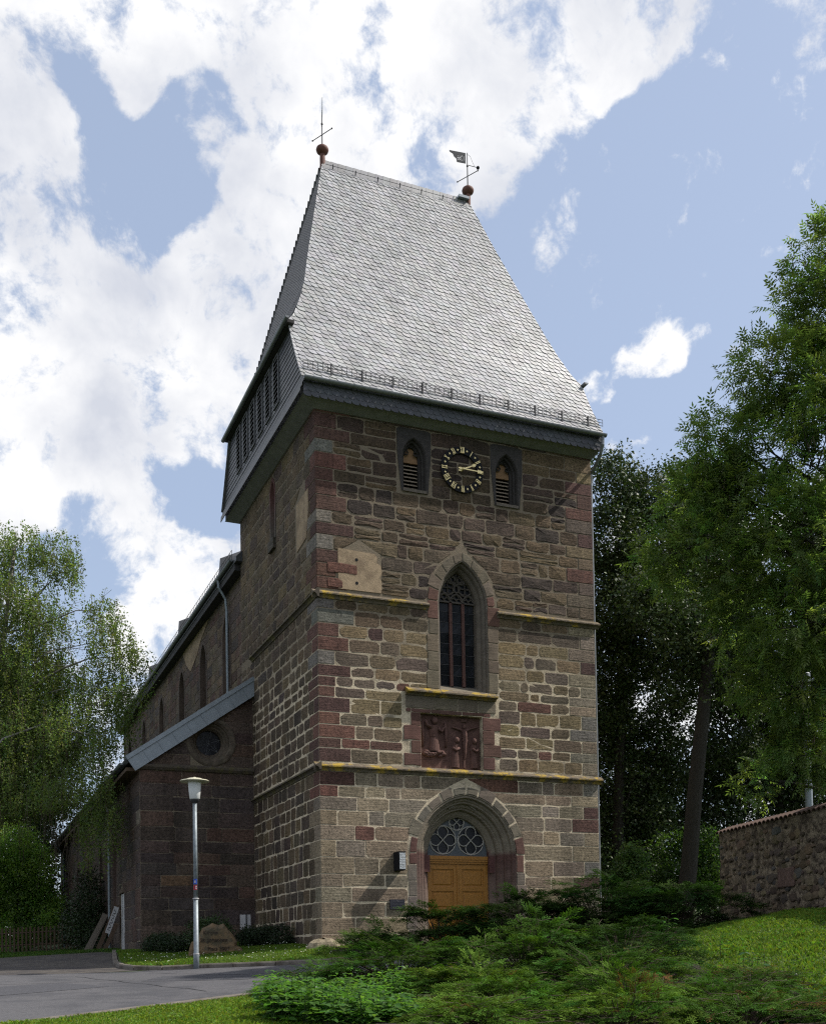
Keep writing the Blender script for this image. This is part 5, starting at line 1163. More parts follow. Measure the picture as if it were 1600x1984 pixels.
DARK_A = [(17.0,6.4,17.5,1.19),(19.3,7.6,17.7,1.55),(16.2,6.8,15.0,1.78),(19.5,7.6,15.2,2.07),(15.9,7.1,12.4,1.88),(18.5,7.1,12.1,1.92),(15.7,5.0,12.5,1.32),(19.6,6.7,10.0,1.62),(16.4,6.9,10.6,1.19),(18.9,7.1,8.2,1.42),(19.8,6.5,12.7,1.82)]
DARK_B = [(13.3,5.8,16.9,1.04),(15.0,6.2,16.6,1.16),(13.2,5.9,14.7,1.41),(14.6,6.5,13.7,1.35),(13.1,6.1,12.2,1.41),(14.0,6.8,10.4,1.45),(13.6,7.1,8.7,1.16),(16.8,7.9,9.1,.91),(14.4,7.9,6.5,1.38),(16.4,8.1,6.6,1.21),(14.6,7.9,4.7,1.19)]
DARK_C = [(23.2,8.4,10.3,2.38),(24.8,7.8,8.7,2.38),(22.8,8.7,7.7,1.95),(20.7,8.5,6.9,1.48),(24.0,8.2,6.2,1.73),(19.8,8.9,5.7,1.27),(22.0,9.1,5.1,1.08),(25.6,7.3,12.4,2.60),(19.8,10.0,4.5,1.08),(18.0,9.7,4.4,1.16)]
g0 = 'dark trees beyond the tower'
tree('beech_tree', (13.1, 2.1, Hs(13.1, 2.1)), 'tall dark beech with thick leaning bare trunk behind the lawn', 'tree', [(13.0,2.1,Hs(13.1,2.1)-.2),(13.1,2.1,.9),(13.3,2.0,2.4),(13.52,1.9,4.8),(13.75,1.7,7.2),(14.0,1.6,9.5),(14.6,2.2,11.8),(15.6,3.6,14.2),(16.6,5,16.2)], DARK_A+[(14.4,2.8,11.6,1.2),(15.4,3.4,14.2,1.4),(13.2,1.6,10.3,1.2),(14.7,2.0,10.6,1.3),(12.8,3.0,11.4,1.2),(14.3,1.8,8.4,.9),(13.4,2.6,8.6,.9)], .34, BARK, 3300, 27, .138, (.042,.068,.02), 201, LEAFD, g0, .26, nb=1.6, fork=.74)
tree('dense_tree', (14.2, 7.2, Hs(14.2, 7.2)), 'dense dark tree close behind the right edge of the tower', 'tree', [(14.1,7.2,Hs(14.2,7.2)-.2),(14.0,7.2,4),(14.1,7,8),(14.0,6.6,12),(14,6.2,16)], DARK_B+[(15.2,8.2,3.2,1.3),(15.6,7.6,5.0,1.1),(13.4,8,3.0,1.2),(14.6,8.0,8.2,1.2),(16.0,7.4,7.6,1.0)], .26, BARK, 3300, 26, .132, (.042,.068,.02), 202, LEAFD, g0, .24, nb=1.6, fork=.3)
tree('broad_tree', (22.5, 8.6, Hs(22.5, 8.6)), 'broad shadowy tree behind the rubble wall and tall lamp post', 'tree', [(22.5,8.6,Hs(22.5,8.6)-.2),(22.5,8.6,3),(22.8,8.4,6),(23.5,8.2,9)], DARK_C+[(19.2,9.2,7.6,1.3),(18.4,9.4,6.0,1.2),(20.6,9.6,3.4,1.3)], .3, BARK, 2700, 25, .165, (.034,.056,.017), 203, LEAFD, g0, .3, fork=.3)
tree('added_shading_tree', (20.8, .6, Hs(20.8, .6)), 'dark tree added to shade the beech trunk, rising in front of the tall lamp post behind the rubble wall', 'tree', [(20.8,.6,Hs(20.8,.6)-.2),(20.8,.6,4),(20.4,.8,8),(19.8,1.0,12),(19.6,1.2,15)], [(18.6,.6,10.6,1.6),(19.8,1.2,12.6,2.0),(20.4,1.6,15.2,1.9),(18.2,.8,13.2,1.5),(21.6,.6,11,1.9)], .26, BARK, 1500, 24, .16, (.03,.05,.015), 210, LEAFD, g0, .26, nb=1, fork=.45)  # extra tree, crown set sunward of the beech to keep its trunk in shade
FAR_R = [(x, 24+4*math.sin(x), 3.5+1.4*math.cos(x*1.7), 3.0) for x in range(16, 46, 3)]
tree('hedgerow_tree', (30, 24, 1), 'distant overgrown hedge trees closing the view behind the beech trunk', 'tree', [(30,24,0),(30,24,3),(30.5,24,5)], FAR_R+[(33,22,9,3.4),(39,22,10,3.6),(27,26,8,2.6),(45,20,8,3.5)], .3, BARK, 2200, 20, .24, (.022,.04,.012), 204, LEAFD, None, .5, fork=.3)['kind'] = 'stuff'
tree('far_hedge', (-9, 42, 0), 'low hedge closing the view behind the picket fence', 'hedge', [(-9,42,-.3),(-9,42,1),(-9,42,2)], [(-16+1.6*i, 42+1.5*math.sin(i*1.9), 1.2+.6*math.sin(i*2.3), 1.5) for i in range(9)]+[(-3.9,39,1.4,1.2),(-3.0,41,2.2,1.6)], .1, BARK, 900, 20, .22, (.05,.09,.02), 211, LEAFD, None, .4, fork=.2)['kind'] = 'stuff'
BIRCH = [(-6.6,16.3,15.6,1.19),(-5.3,15.8,15.2,1.19),(-4.9,15.6,14.9,.7),(-6.8,15.4,12.9,1.54),(-5.9,14.9,12.5,1.2),(-6.3,15.3,10.6,1.74),(-5.1,14.7,10.4,1.0),(-3.8,14.2,12.8,.87),(-3.7,13.1,11.4,1.04),(-3.1,12.9,10.8,.85),(-4.1,13.3,9.7,1.13),(-3.5,11.9,9.2,.80),(-6.4,14.3,8.0,1.88),(-5.0,12.5,7.8,1.40),(-4.2,10.4,7.3,.76),(-6.6,13.4,5.6,1.65),(-5.6,10.6,5.3,1.30),(-4.7,8.9,5.5,.86),(-4.4,8.3,4.5,.55),(-5.4,9.4,4.1,.72),(-8.0,17.0,14.8,1.78),(-8.2,16.1,10.6,2.12),(-8.4,15.3,6.6,2.07)]
rb = np.random.default_rng(77)
birch = thing('birch_tree', (-8.7, 15.0, Hs(-8.7, 15.0)), 'weeping birch with pale branches hanging over the aisle corner', 'tree')
woody([(-8.7,15.0,Hs(-8.7,15)-.2),(-8.6,15,3),(-8.3,15,6),(-7.8,15.2,9),(-7.2,15.6,12),(-6.8,16,15.5)], [q for q in BIRCH if q[2] > 7], .19, rb, BIRCHBARK, birch, nb=1.5, fork=.3)
c, d, ii = in_lobes(BIRCH, 7600, rb, .2); keep = rb.random(len(c)) < np.where(d[:, 2] > -.35, 1, .45); c = c[keep]
Lg = rb.uniform(.5, 2.1, len(c))*np.where(c[:, 2] > 11, .6, 1); m_n = (Lg*19).astype(int)+4; idx = np.repeat(np.arange(len(c)), m_n); tpar = rb.random(len(idx)); sway = rb.normal(size=(len(c), 2))*.16
P = c[idx].copy(); P[:, 2] -= tpar*Lg[idx]; P[:, :2] += sway[idx]*(tpar[:, None]**.6)+rb.normal(size=(len(idx), 2))*.055
Zg = H(P[:, 0], P[:, 1]); ok = (P[:, 2] > np.where(P[:, 0] < -5.2, 4.7, Zg+2.4)) & ~((P[:, 0] > XA-.15) & (P[:, 2] < 8.72+P[:, 0]*.69+.15)); P = P[ok]; idx = idx[ok]
A, B, Cn = basis_from(rb.normal(size=(len(P), 3))+np.array([0, 0, .2]), rb); tcb = tints(len(c), (.12,.168,.05), rb, .22, .12)
V, F, C = stamp(LEAF_T, LEAF_F, P, A, B, Cn, .088*rb.uniform(.7, 1.25, len(P)), tcb[idx]); newmesh('crown', V, F, LEAF, birch, C)
mb = MB()
for k in range(0, len(c), 3):
    a = c[k]; b = a+np.array([sway[k, 0], sway[k, 1], -Lg[k]]); mb.tube([a, (a+b)/2, b], [.006, .005, .003], 3, cap=False)
mb.build('hanging_twigs', TWIG, birch)
BACKL = [(-6.1,31.4,13.8,2.37),(-6.3,31.6,9.8,2.90),(-4.9,31.9,10.8,2.0),(-4.9,31.9,7.8,1.5),(-6.2,29.5,6.4,2.03),(-8.2,32.3,12.0,3.16),(-4.9,32.8,5.8,1.0),(-5.6,31.4,4.0,1.58),(-5.0,30,2.4,1.3),(-5.2,36,3.0,1.6),(-4.6,37,6.0,1.8),(-5.8,33,1.8,1.5)]
tree('shade_tree', (-7, 31, Hs(-7, 31)), 'dark green tree standing behind the birch at the far end of the aisle', 'tree', [(-7,31,-.2),(-7,31,4),(-6.8,31.2,8),(-6.6,31.4,12)], BACKL, .3, BARK, 2500, 24, .17, (.028,.052,.013), 205, LEAFD, None, .34, fork=.3)
SHRUBL = [(-6.7,23.3,4.8,1.36),(-5.9,23.0,3.6,1.24),(-6.7,23.3,2.7,1.36),(-5.4,22.8,2.3,.90),(-6.3,23.2,1.1,1.13),(-5.1,21.6,1.5,.55),(-7.9,23.8,3.4,1.81)]
tree('maple_bush', (-6.5, 23.3, Hs(-6.5, 23.3)), 'tall bright green bush behind the picket fence', 'bush', [(-6.5,23.3,0),(-6.5,23.3,1.2),(-6.4,23.2,2.6)], SHRUBL, .09, BARK, 1300, 24, .115, (.13,.22,.045), 206, LEAF, None, .2, fork=.2)
SHRUBR = [(12.1,3.6,2.5,.58),(11.95,3.7,1.4,.85),(12.6,3.4,1.1,.6),(12.15,3.5,3.0,.34)]
tree('elder_shrub', (12.2, 3.6, Hs(12.2, 3.6)), 'pale green conical shrub between the tower and the beech trunk', 'shrub', [(12.2,3.6,.2),(12.2,3.6,1.2),(12.2,3.6,2.6)], SHRUBR, .06, BARK, 560, 24, .10, (.085,.15,.05), 207, LEAF, None, .15, fork=.2)
SHRUBR2 = [(14.6,4.7,2.0,.92),(16.4,5.0,2.4,.85),(16.0,5.1,3.5,.75),(16.6,5.0,1.2,.56),(15.0,5.6,3.3,.66)]
tree('hazel_shrub', (15.4, 5, Hs(15.4, 5)), 'loose green shrub growing behind the leaning beech trunk', 'shrub', [(15.4,5,.3),(15.4,5,1.4),(15.6,5.1,2.8)], SHRUBR2, .06, BARK, 560, 22, .12, (.045,.09,.022), 208, LEAF, None, .2, fork=.2)
tree('ground_ivy', (13, -.2, Hs(13, -.2)), 'low dark ground cover between the juniper bed and the beech trunk', 'ivy', [(12,-.2,.3),(12.2,-.2,.5),(12.4,-.2,.7)], [(9.6+.55*i, 1.3-.3*i+.5*math.sin(i*2.1), .35+.25*math.sin(i*1.3)**2, .6) for i in range(11)], .02, BARK, 420, 20, .10, (.02,.036,.012), 209, LEAFD, None, .14, fork=.2)
wb = thing('climbing_bush', (-4.3, 16.0, 0), 'dark climbing bush against the aisle wall behind the leaning boards', 'bush'); rr_ = np.random.default_rng(66)
lob = [(-4.3,14.8,.8,.75),(-4.3,15.2,1.8,.7),(-4.2,15.8,2.6,.55),(-4.4,17.0,1.0,.9)]; woody([(-4.2,15.3,-.1),(-4.2,15.3,1),(-4.15,15.4,2)], lob, .05, rr_, BARK, wb, fork=.2); V, F, C = leaf_crown(lob, 360, 22, .09, (.022,.042,.013), rr_, .16); newmesh('crown', V, F, LEAFD, wb, C)

# ------------------------------------------------------------------ junipers
fv, ff, fc_ = [], [], []
rj = np.random.default_rng(5)
def needle(a, d, L, w, sh):
    n = np.cross(d, (0, 0, 1)); n = n/(np.linalg.norm(n)+1e-9); k = len(fv); fv.extend([a-n*w*.4, a+d*L*.5-n*w, a+d*L, a+d*L*.5+n*w]); ff.append((k, k+1, k+2, k+3)); fc_.extend([.7*sh, sh, 1.4*sh, sh])
for i in range(5):      # a flat feathery spray
    t = i/4; b = np.array([t*.8, 0, .10*math.sin(t*2.2)-.12*t*t])
    for s in ((-1, 1) if i < 4 else (0,)):
        L = .42*(1-.5*t)+.06*rj.random(); d = np.array([.8, s*.6, .16*rj.normal()]); d /= np.linalg.norm(d); needle(b, d, L, .046, .85+.35*t)
        if i < 2: needle(b+d*L*.4, np.array([.5, s*.85, .2*rj.normal()]), L*.5, .032, 1.0+.2*t)
FRV, FRF, FRC = np.array(fv), np.array(ff), np.array(fc_)
def juniper(name, cx_, cy_, rx, ry, h_, nf, size, base, seed, label, brown=0.0, rot=0.0, plumes=60):
    """spreading juniper: layered plumes of feathery sprays reaching outwards, gaps between the layers"""
    r = np.random.default_rng(seed); z0 = Hs(cx_, cy_); t = thing(name, (cx_, cy_, z0), label, 'juniper', 'spreading junipers in front of the tower')
    m = plumes; rad = np.sqrt(r.random(m))*.92; th = r.random(m)*2*np.pi; lob = 1+.16*np.sin(3*th+seed)+.10*np.sin(5*th+2.1*seed); ex = rad*np.cos(th)*lob; ey = rad*np.sin(th)*lob
    px_ = cx_+ex*rx*math.cos(rot)-ey*ry*math.sin(rot); py_ = cy_+ex*rx*math.sin(rot)+ey*ry*math.cos(rot)
    top = h_*(np.clip(1-rad**2.2, 0, 1)**.75*r.uniform(.74, 1.0, m)+.12); lay = np.where(r.random(m) < (.72 if h_ < .9 else .5), 1.0, r.uniform(.2, .85, m)); pz = H(px_, py_)+.02+top*lay
    dirx, diry = np.cos(th+rot)*(.35+rad)+r.normal(size=m)*.55, np.sin(th+rot)*(.35+rad)+r.normal(size=m)*.55; dz_ = .26-.42*rad+r.normal(size=m)*.08; D3 = np.c_[dirx, diry, dz_]; D3 /= np.linalg.norm(D3, axis=1, keepdims=True)
    PL = r.uniform(.45, .85, m)*(.6+.3*min(rx, ry)); per = int(nf/m); idx = np.repeat(np.arange(m), per); n = len(idx); u = r.random(n); lat = r.normal(size=n)*.16*(1.15-.75*u); Dk = D3[idx]; S = np.cross(Dk, (0, 0, 1.0)); S /= np.linalg.norm(S, axis=1, keepdims=True)
    P = np.c_[px_, py_, pz][idx]+Dk*((u-.35)*PL[idx])[:, None]+S*(lat*(.6+PL[idx]))[:, None]; P[:, 2] += -.10*(u-.3)**2*PL[idx]-np.abs(lat)*.35+r.normal(size=n)*.022; P[:, 2] = np.maximum(P[:, 2], H(P[:, 0], P[:, 1])+.02)
    A = Dk+S*(np.sign(lat)*(.25+.5*r.random(n)))[:, None]+r.normal(size=(n, 3))*np.array([.22, .22, .16]); A[:, 2] += .12-.25*u; A /= np.linalg.norm(A, axis=1, keepdims=True)
    up = np.array([0, 0, 1.0])+r.normal(size=(n, 3))*.3; Bv = np.cross(up, A); Bv /= np.linalg.norm(Bv, axis=1, keepdims=True); Cn = np.cross(A, Bv)
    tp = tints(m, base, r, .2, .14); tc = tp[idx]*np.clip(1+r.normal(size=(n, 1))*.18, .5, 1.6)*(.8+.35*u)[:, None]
    if brown: k = r.random(n) < np.where(r.random(m) < brown*.13, .75, .012)[idx]; tc[k] = tints(int(k.sum()), (.11,.060,.024), r, .25, .1)
    V, F, C = stamp(FRV, FRF, P, A, Bv, Cn, size*r.uniform(.65, 1.25, n), tc, FRC); newmesh('foliage', V, F, NEEDLE, t, C)
    mb = MB()
    for k in range(m):
        e = np.array([px_[k], py_[k], pz[k]]); mb.tube([(cx_+rng.uniform(-.1, .1), cy_, z0), ((cx_+e[0])/2, (cy_+e[1])/2, (z0+e[2])/2+.04), e, e+D3[k]*PL[k]*.5], [.014, .010, .006, .003], 4, cap=False)
    mb.build('branches', TWIG, t); return t
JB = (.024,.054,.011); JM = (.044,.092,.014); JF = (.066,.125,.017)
J_ = [
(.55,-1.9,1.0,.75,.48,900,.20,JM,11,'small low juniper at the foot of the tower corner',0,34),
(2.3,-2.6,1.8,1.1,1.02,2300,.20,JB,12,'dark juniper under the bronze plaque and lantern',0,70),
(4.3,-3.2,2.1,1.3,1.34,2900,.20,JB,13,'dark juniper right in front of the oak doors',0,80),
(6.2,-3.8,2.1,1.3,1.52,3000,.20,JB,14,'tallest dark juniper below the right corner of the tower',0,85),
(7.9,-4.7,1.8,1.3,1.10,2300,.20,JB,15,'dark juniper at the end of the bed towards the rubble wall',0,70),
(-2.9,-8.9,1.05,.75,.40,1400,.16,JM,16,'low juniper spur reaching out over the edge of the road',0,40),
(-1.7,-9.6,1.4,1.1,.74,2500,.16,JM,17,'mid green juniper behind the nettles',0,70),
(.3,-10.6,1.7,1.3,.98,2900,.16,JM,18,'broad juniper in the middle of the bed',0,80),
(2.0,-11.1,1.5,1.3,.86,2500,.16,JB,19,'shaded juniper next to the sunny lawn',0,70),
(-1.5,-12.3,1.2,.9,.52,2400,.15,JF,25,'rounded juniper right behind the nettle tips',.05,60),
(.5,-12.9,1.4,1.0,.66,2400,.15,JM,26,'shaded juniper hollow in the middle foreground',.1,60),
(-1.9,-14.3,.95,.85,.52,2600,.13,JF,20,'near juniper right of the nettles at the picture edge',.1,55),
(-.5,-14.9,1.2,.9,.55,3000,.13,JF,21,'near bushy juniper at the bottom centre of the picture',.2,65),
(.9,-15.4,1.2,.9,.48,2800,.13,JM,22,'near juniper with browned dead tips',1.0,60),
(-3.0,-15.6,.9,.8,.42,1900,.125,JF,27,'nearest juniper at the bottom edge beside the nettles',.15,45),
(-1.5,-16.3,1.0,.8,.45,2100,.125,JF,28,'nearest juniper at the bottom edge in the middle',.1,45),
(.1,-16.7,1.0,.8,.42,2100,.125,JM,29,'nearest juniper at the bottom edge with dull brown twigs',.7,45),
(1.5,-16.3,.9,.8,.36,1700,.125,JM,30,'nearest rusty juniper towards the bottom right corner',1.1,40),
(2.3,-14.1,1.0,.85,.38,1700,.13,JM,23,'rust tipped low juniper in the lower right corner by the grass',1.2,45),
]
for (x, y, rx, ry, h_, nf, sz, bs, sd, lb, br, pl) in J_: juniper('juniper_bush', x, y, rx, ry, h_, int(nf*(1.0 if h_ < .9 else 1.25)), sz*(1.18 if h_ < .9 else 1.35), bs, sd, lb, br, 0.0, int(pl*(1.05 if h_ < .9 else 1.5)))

# ------------------------------------------------------------------ nettles
def nettle_geo(P, hts, r, base):
    V_, F_, C_ = [], [], []; k0 = 0
    T = np.array([(0,0,0),(.28,-.30,.04),(.65,-.22,.02),(1.0,0,-.12),(.65,.22,.02),(.28,.30,.04),(.5,0,-.05)]); TF = np.array([(0,1,6),(1,2,6),(2,3,6),(3,4,6),(4,5,6),(5,0,6)])
    pts, Aa, up, sz = [], [], [], []
    for p, h_ in zip(P, hts):
        lean = r.normal(size=2)*.10; n = max(4, int(h_/.085)); tw = r.random()*3
        for i in range(n):
            t = (i+1)/n; q = p+np.array([lean[0]*t, lean[1]*t, h_*t]); a = tw+i*math.pi/2+r.normal()*.2; L = .085*(1.15-.6*abs(t-.55))*r.uniform(.8, 1.25)*(1 if t < .95 else .6)
            for s in (0, math.pi):
                d = np.array([math.cos(a+s), math.sin(a+s), .15-.5*r.random()]); pts.append(q); Aa.append(d/np.linalg.norm(d)); sz.append(L*1.5)
    pts, Aa, sz = np.array(pts), np.array(Aa), np.array(sz); n = len(pts); u = np.array([0, 0, 1.0])+r.normal(size=(n, 3))*.25; Bv = np.cross(u, Aa); Bv /= np.linalg.norm(Bv, axis=1, keepdims=True)
    return stamp(T, TF, pts, Aa, Bv, np.cross(Aa, Bv), sz, tints(n, base, r, .2, .1))
def stems(P, hts, r):
    mb = MB()
    for p, h_ in zip(P, hts): mb.tube([p, p+np.array([r.normal()*.03, r.normal()*.03, h_*.95])], [.006, .003], 4, (.04,.075,.02), cap=False)
    return mb
rn_ = np.random.default_rng(8); n = 760
ang = rn_.random(n)*2*np.pi; q = np.sqrt(rn_.random(n)); far_ = rn_.random(n) < .5; x = np.where(far_, -3.45, -4.0)+q*np.cos(ang)*np.where(far_, 1.25, 1.15); y = np.where(far_, -11.5, -13.4)+q*np.sin(ang)*1.15; z = H(x, y); PN = np.c_[x, y, z]; hn = (.48+.18*np.sin(x*2.2)+.1*rn_.normal(size=n))*(1.05-.35*q)
hn = np.clip(hn, .22, .85); V, F, C = nettle_geo(PN, hn, rn_, (.075,.165,.035))
net = thing('nettle_patch', (-3.5, -11.7, Hs(-3.5, -11.7)), 'bright green patch of stinging nettles at the bottom left of the juniper bed', 'nettles', kind='stuff'); o = newmesh('leaves', V, F, LEAF, net, C); st_ = stems(PN[::2], hn[::2], rn_).build('stems', LEAF, net, attr=True)
for x, y, k, lb in ((3.9,-11.4,1,'single nettle stalk standing before the sunny grass'),(4.3,-9.4,2,'nettle stalks behind the shaded juniper near the lawn edge'),(3.3,-13.0,5,'clump of nettles growing in shaded grass at the lower right'),(2.2,-9.6,1,'lone nettle shoot in the dark gap left of the lawn')):
    P = np.array([(x+rn_.normal()*.12*(k > 1), y+rn_.normal()*.12*(k > 1), 0) for _ in range(k)]); P[:, 2] = H(P[:, 0], P[:, 1]); hh = rn_.uniform(.5, .7, k) if k < 3 else rn_.uniform(.25, .5, k)
    tn = thing('nettle', (x, y, Hs(x, y)), lb, 'nettle'); V, F, C = nettle_geo(P, hh, rn_, (.04,.095,.03)); newmesh('leaves', V, F, LEAF, tn, C); stems(P, hh, rn_).build('stem', TWIG, tn)
# ------------------------------------------------------------------ grass
def grass(name, n, area, hmin, hmax, base, seed, label, dz=0.0, keepf=None):
    r = np.random.default_rng(seed); xs = [p[0] for p in area]; ys = [p[1] for p in area]; x = r.uniform(min(xs), max(xs), n*3); y = r.uniform(min(ys), max(ys), n*3); k = pin(x, y, area)
    if keepf is not None: k &= keepf(x, y)
    x, y = x[k][:n], y[k][:n]; m = len(x); z = H(x, y)+dz; patch = .75+.35*np.sin(x*1.3+1)*np.cos(y*1.1)+.25*np.sin(x*3.3)*np.sin(y*2.7); hgt = r.uniform(hmin, hmax, m)*np.clip(patch, .5, 1.5); a = r.random(m)*2*np.pi; w = .0045+.004*r.random(m); ln = r.normal(size=(m, 2))*.45*hgt[:, None]
    b = np.c_[x, y, z-.005]; sd = np.c_[np.cos(a)*w, np.sin(a)*w, np.zeros(m)]; mid = b+np.c_[ln*.35, hgt*.6]; tip = b+np.c_[ln, hgt*(.9-.3*(np.linalg.norm(ln, axis=1)/hgt)**2)]
    V = np.stack([b-sd*1.2, b+sd*1.2, tip, mid-sd*.9], 1).reshape(-1, 3); F = (np.array([(0,1,2,3)])[None]+(np.arange(m)*4)[:, None, None]).reshape(-1, 4); c = tints(m, base, r, .22, .2); C = np.repeat(c, 4, 0)
    o = newmesh(name, V, F, GRASSM, None, C); tag(o, label, 'grass', None, 'stuff'); return o
near_poly = [(p[0]+.12, p[1]-.18) for p in NEAR[3:22]]+[(2,-8.6),(0,-17),(-6,-19),(-14,-19.5)]
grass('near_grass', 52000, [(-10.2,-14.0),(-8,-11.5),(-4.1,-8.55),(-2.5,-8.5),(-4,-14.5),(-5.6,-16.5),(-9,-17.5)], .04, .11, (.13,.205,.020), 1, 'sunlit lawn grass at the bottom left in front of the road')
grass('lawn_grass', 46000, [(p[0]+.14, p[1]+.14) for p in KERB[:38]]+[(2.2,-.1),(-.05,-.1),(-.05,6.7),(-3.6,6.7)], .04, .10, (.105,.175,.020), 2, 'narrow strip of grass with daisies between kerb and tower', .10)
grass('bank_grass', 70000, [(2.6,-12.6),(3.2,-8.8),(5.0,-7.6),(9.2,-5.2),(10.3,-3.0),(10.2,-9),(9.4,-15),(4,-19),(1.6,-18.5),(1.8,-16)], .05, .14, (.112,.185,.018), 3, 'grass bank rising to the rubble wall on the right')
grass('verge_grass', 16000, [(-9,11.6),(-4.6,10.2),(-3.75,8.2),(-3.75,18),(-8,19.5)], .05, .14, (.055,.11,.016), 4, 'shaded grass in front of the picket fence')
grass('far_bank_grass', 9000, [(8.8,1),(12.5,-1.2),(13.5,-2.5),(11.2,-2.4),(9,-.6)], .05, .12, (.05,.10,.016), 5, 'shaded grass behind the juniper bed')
rd = np.random.default_rng(12); lawnp = [(p[0]+.2, p[1]+.2) for p in KERB[:34]]+[(-.05,-.1),(-.05,4),(-3.6,4)]; x = rd.uniform(-5, 1.5, 1500); y = rd.uniform(-4, 4, 1500); k = pin(x, y, lawnp); x, y = x[k][:210], y[k][:210]; z = H(x, y)+.10+rd.uniform(.06, .12, len(x))
T = np.array([(math.cos(t)*1.0, math.sin(t)*1.0, .1*(i % 2)) for i, t in enumerate(np.arange(8)*math.pi/4)]+[(0,0,.25)]); TF = np.array([(i, (i+1) % 8, 8) for i in range(8)]); A, B, Cn = basis_from(rd.normal(size=(len(x), 3))*.35+np.array([0, -.4, 1]), rd)
V, F, C = stamp(T, TF, np.c_[x, y, z], A, B, Cn, np.full(len(x), .011), np.tile((.7,.7,.62), (len(x), 1))); o = newmesh('daisies', V, F, mat('white_petals', (.7,.7,.62), .7, attr=True), None, C); tag(o, 'scattered white daisies in the strip of lawn', 'daisies', None, 'stuff')
dn = thing('dandelion_clock', (3.1, -14.2, Hs(3.1, -14.2)), 'white dandelion seed head in the shaded grass at the right edge', 'flower'); z0 = Hs(3.1, -14.2)
m_ = MB(); m_.tube([(3.1,-14.2,z0),(3.12,-14.2,z0+.20)], .003, 4); m_.build('stem', TWIG, dn); dd = rd.normal(size=(160, 3)); dd /= np.linalg.norm(dd, axis=1, keepdims=True); A, B, Cn = basis_from(dd, rd); V, F, C = stamp(T, TF, np.array([3.12,-14.2,z0+.225])+dd*.024, A, B, Cn, np.full(160, .007), np.tile((.55,.55,.53), (160, 1))); newmesh('seed_head', V, F, mat('white_petals', ()), dn, C)
# ------------------------------------------------------------------ street lamps
lx, ly = -3.52, -.98; lz = Hs(lx, ly)
lamp = thing('street_lamp', (lx, ly, lz), 'slim galvanised street lamp with flat hat and milky glass by the kerb', 'street lamp')
m_ = MB(); m_.lathe([(.073,lz-.1),(.073,lz+.36),(.070,lz+.38),(.062,lz+.40),(.060,lz+1.72)], (lx, ly, 0), 14); m_.build('base_pole', GALV, lamp, smooth=True)
m_ = MB(); m_.lathe([(.054,lz+1.72),(.050,lz+4.06)], (lx, ly, 0), 14); m_.build('upper_pole', GALV, lamp, smooth=True)
for z in (lz+.37, lz+1.72): m_ = MB(); m_.lathe([(.074,z-.014),(.077,z),(.074,z+.014)], (lx, ly, 0), 14); m_.build('white_band', WHITEP, lamp)
m_ = MB(); m_.lathe([(.05,lz+4.05),(.075,lz+4.08),(.105,lz+4.12),(.115,lz+4.15)], (lx, ly, 0), 16); m_.build('neck', IRON, lamp)
m_ = MB(); m_.lathe([(.11,lz+4.15),(.125,lz+4.17),(.145,lz+4.35),(.158,lz+4.52),(.16,lz+4.60)], (lx, ly, 0), 20); m_.build('glass_globe', MILK, lamp, smooth=True)
m_ = MB(); m_.lathe([(.16,lz+4.585),(.35,lz+4.585),(.36,lz+4.595),(.34,lz+4.615),(.20,lz+4.645),(.17,lz+4.665),(.05,lz+4.685),(.03,lz+4.70)], (lx, ly, 0), 28); m_.build('hat', CREAM, lamp)
def sticker(z0, z1, col, a0, a1, r_=.0565):
    m_ = MB(); n = 6; V = []
    for z in (z0, z1):
        for i in range(n+1): a = a0+(a1-a0)*i/n; V.append((lx+r_*math.cos(a), ly+r_*math.sin(a), z))
    m_.add(V, [(i, i+1, n+2+i, n+1+i) for i in range(n)]); return m_
b = -2.05
sticker(lz+2.07, lz+2.20, 0, b-.9, b+.9).build('blue_sticker', mat('blue_sticker', (.02,.06,.35), .4), lamp)
sticker(lz+2.105, lz+2.16, 0, b-.3, b+.3, .0575).build('sticker_spot', WHITEP, lamp)
sticker(lz+1.93, lz+2.05, 0, b-.9, b+.9).build('red_sticker', mat('red_sticker', (.28,.015,.03), .4), lamp)
sticker(lz+1.955, lz+2.025, 0, b+.2, b+.75, .0575).build('sticker_spot', WHITEP, lamp); sticker(lz+1.975, lz+2.005, 0, b+.42, b+.7, .0585).build('sticker_spot', mat('red_sticker', ()), lamp)
l2 = thing('lamp_post', (19.8, 3.5, Hs(19.8, 3.5)), 'tall pale lamp post with side arm rising behind the rubble wall', 'street lamp'); z0 = Hs(19.8, 3.5)
m_ = MB(); m_.lathe([(.15,z0-.1),(.13,z0+5),(.115,9.0)], (19.8, 3.5, 0), 14); m_.build('pole', mat('pale_grey_paint', (.30,.34,.40), .5, .1, 5), l2, smooth=True)
m_ = MB(); m_.lathe([(.15,8.95),(.17,9.0),(.17,9.75),(.15,9.78)], (19.8, 3.5, 0), 14); m_.build('collar', mat('pale_grey_paint', ()), l2)
m_ = MB(); m_.tube([(19.85,3.5,9.45),(20.2,3.2,9.62),(20.8,2.7,9.75),(21.6,2.1,9.82)], [.055,.05,.045,.045], 8); m_.build('arm', mat('pale_grey_paint', ()), l2); m_ = MB(); m_.obox((21.95,1.83,9.83), (.8,-.6,0), (.6,.8,0), (0,0,1), .42, .14, .06); m_.build('lamp_head', mat('pale_grey_paint', ()), l2)

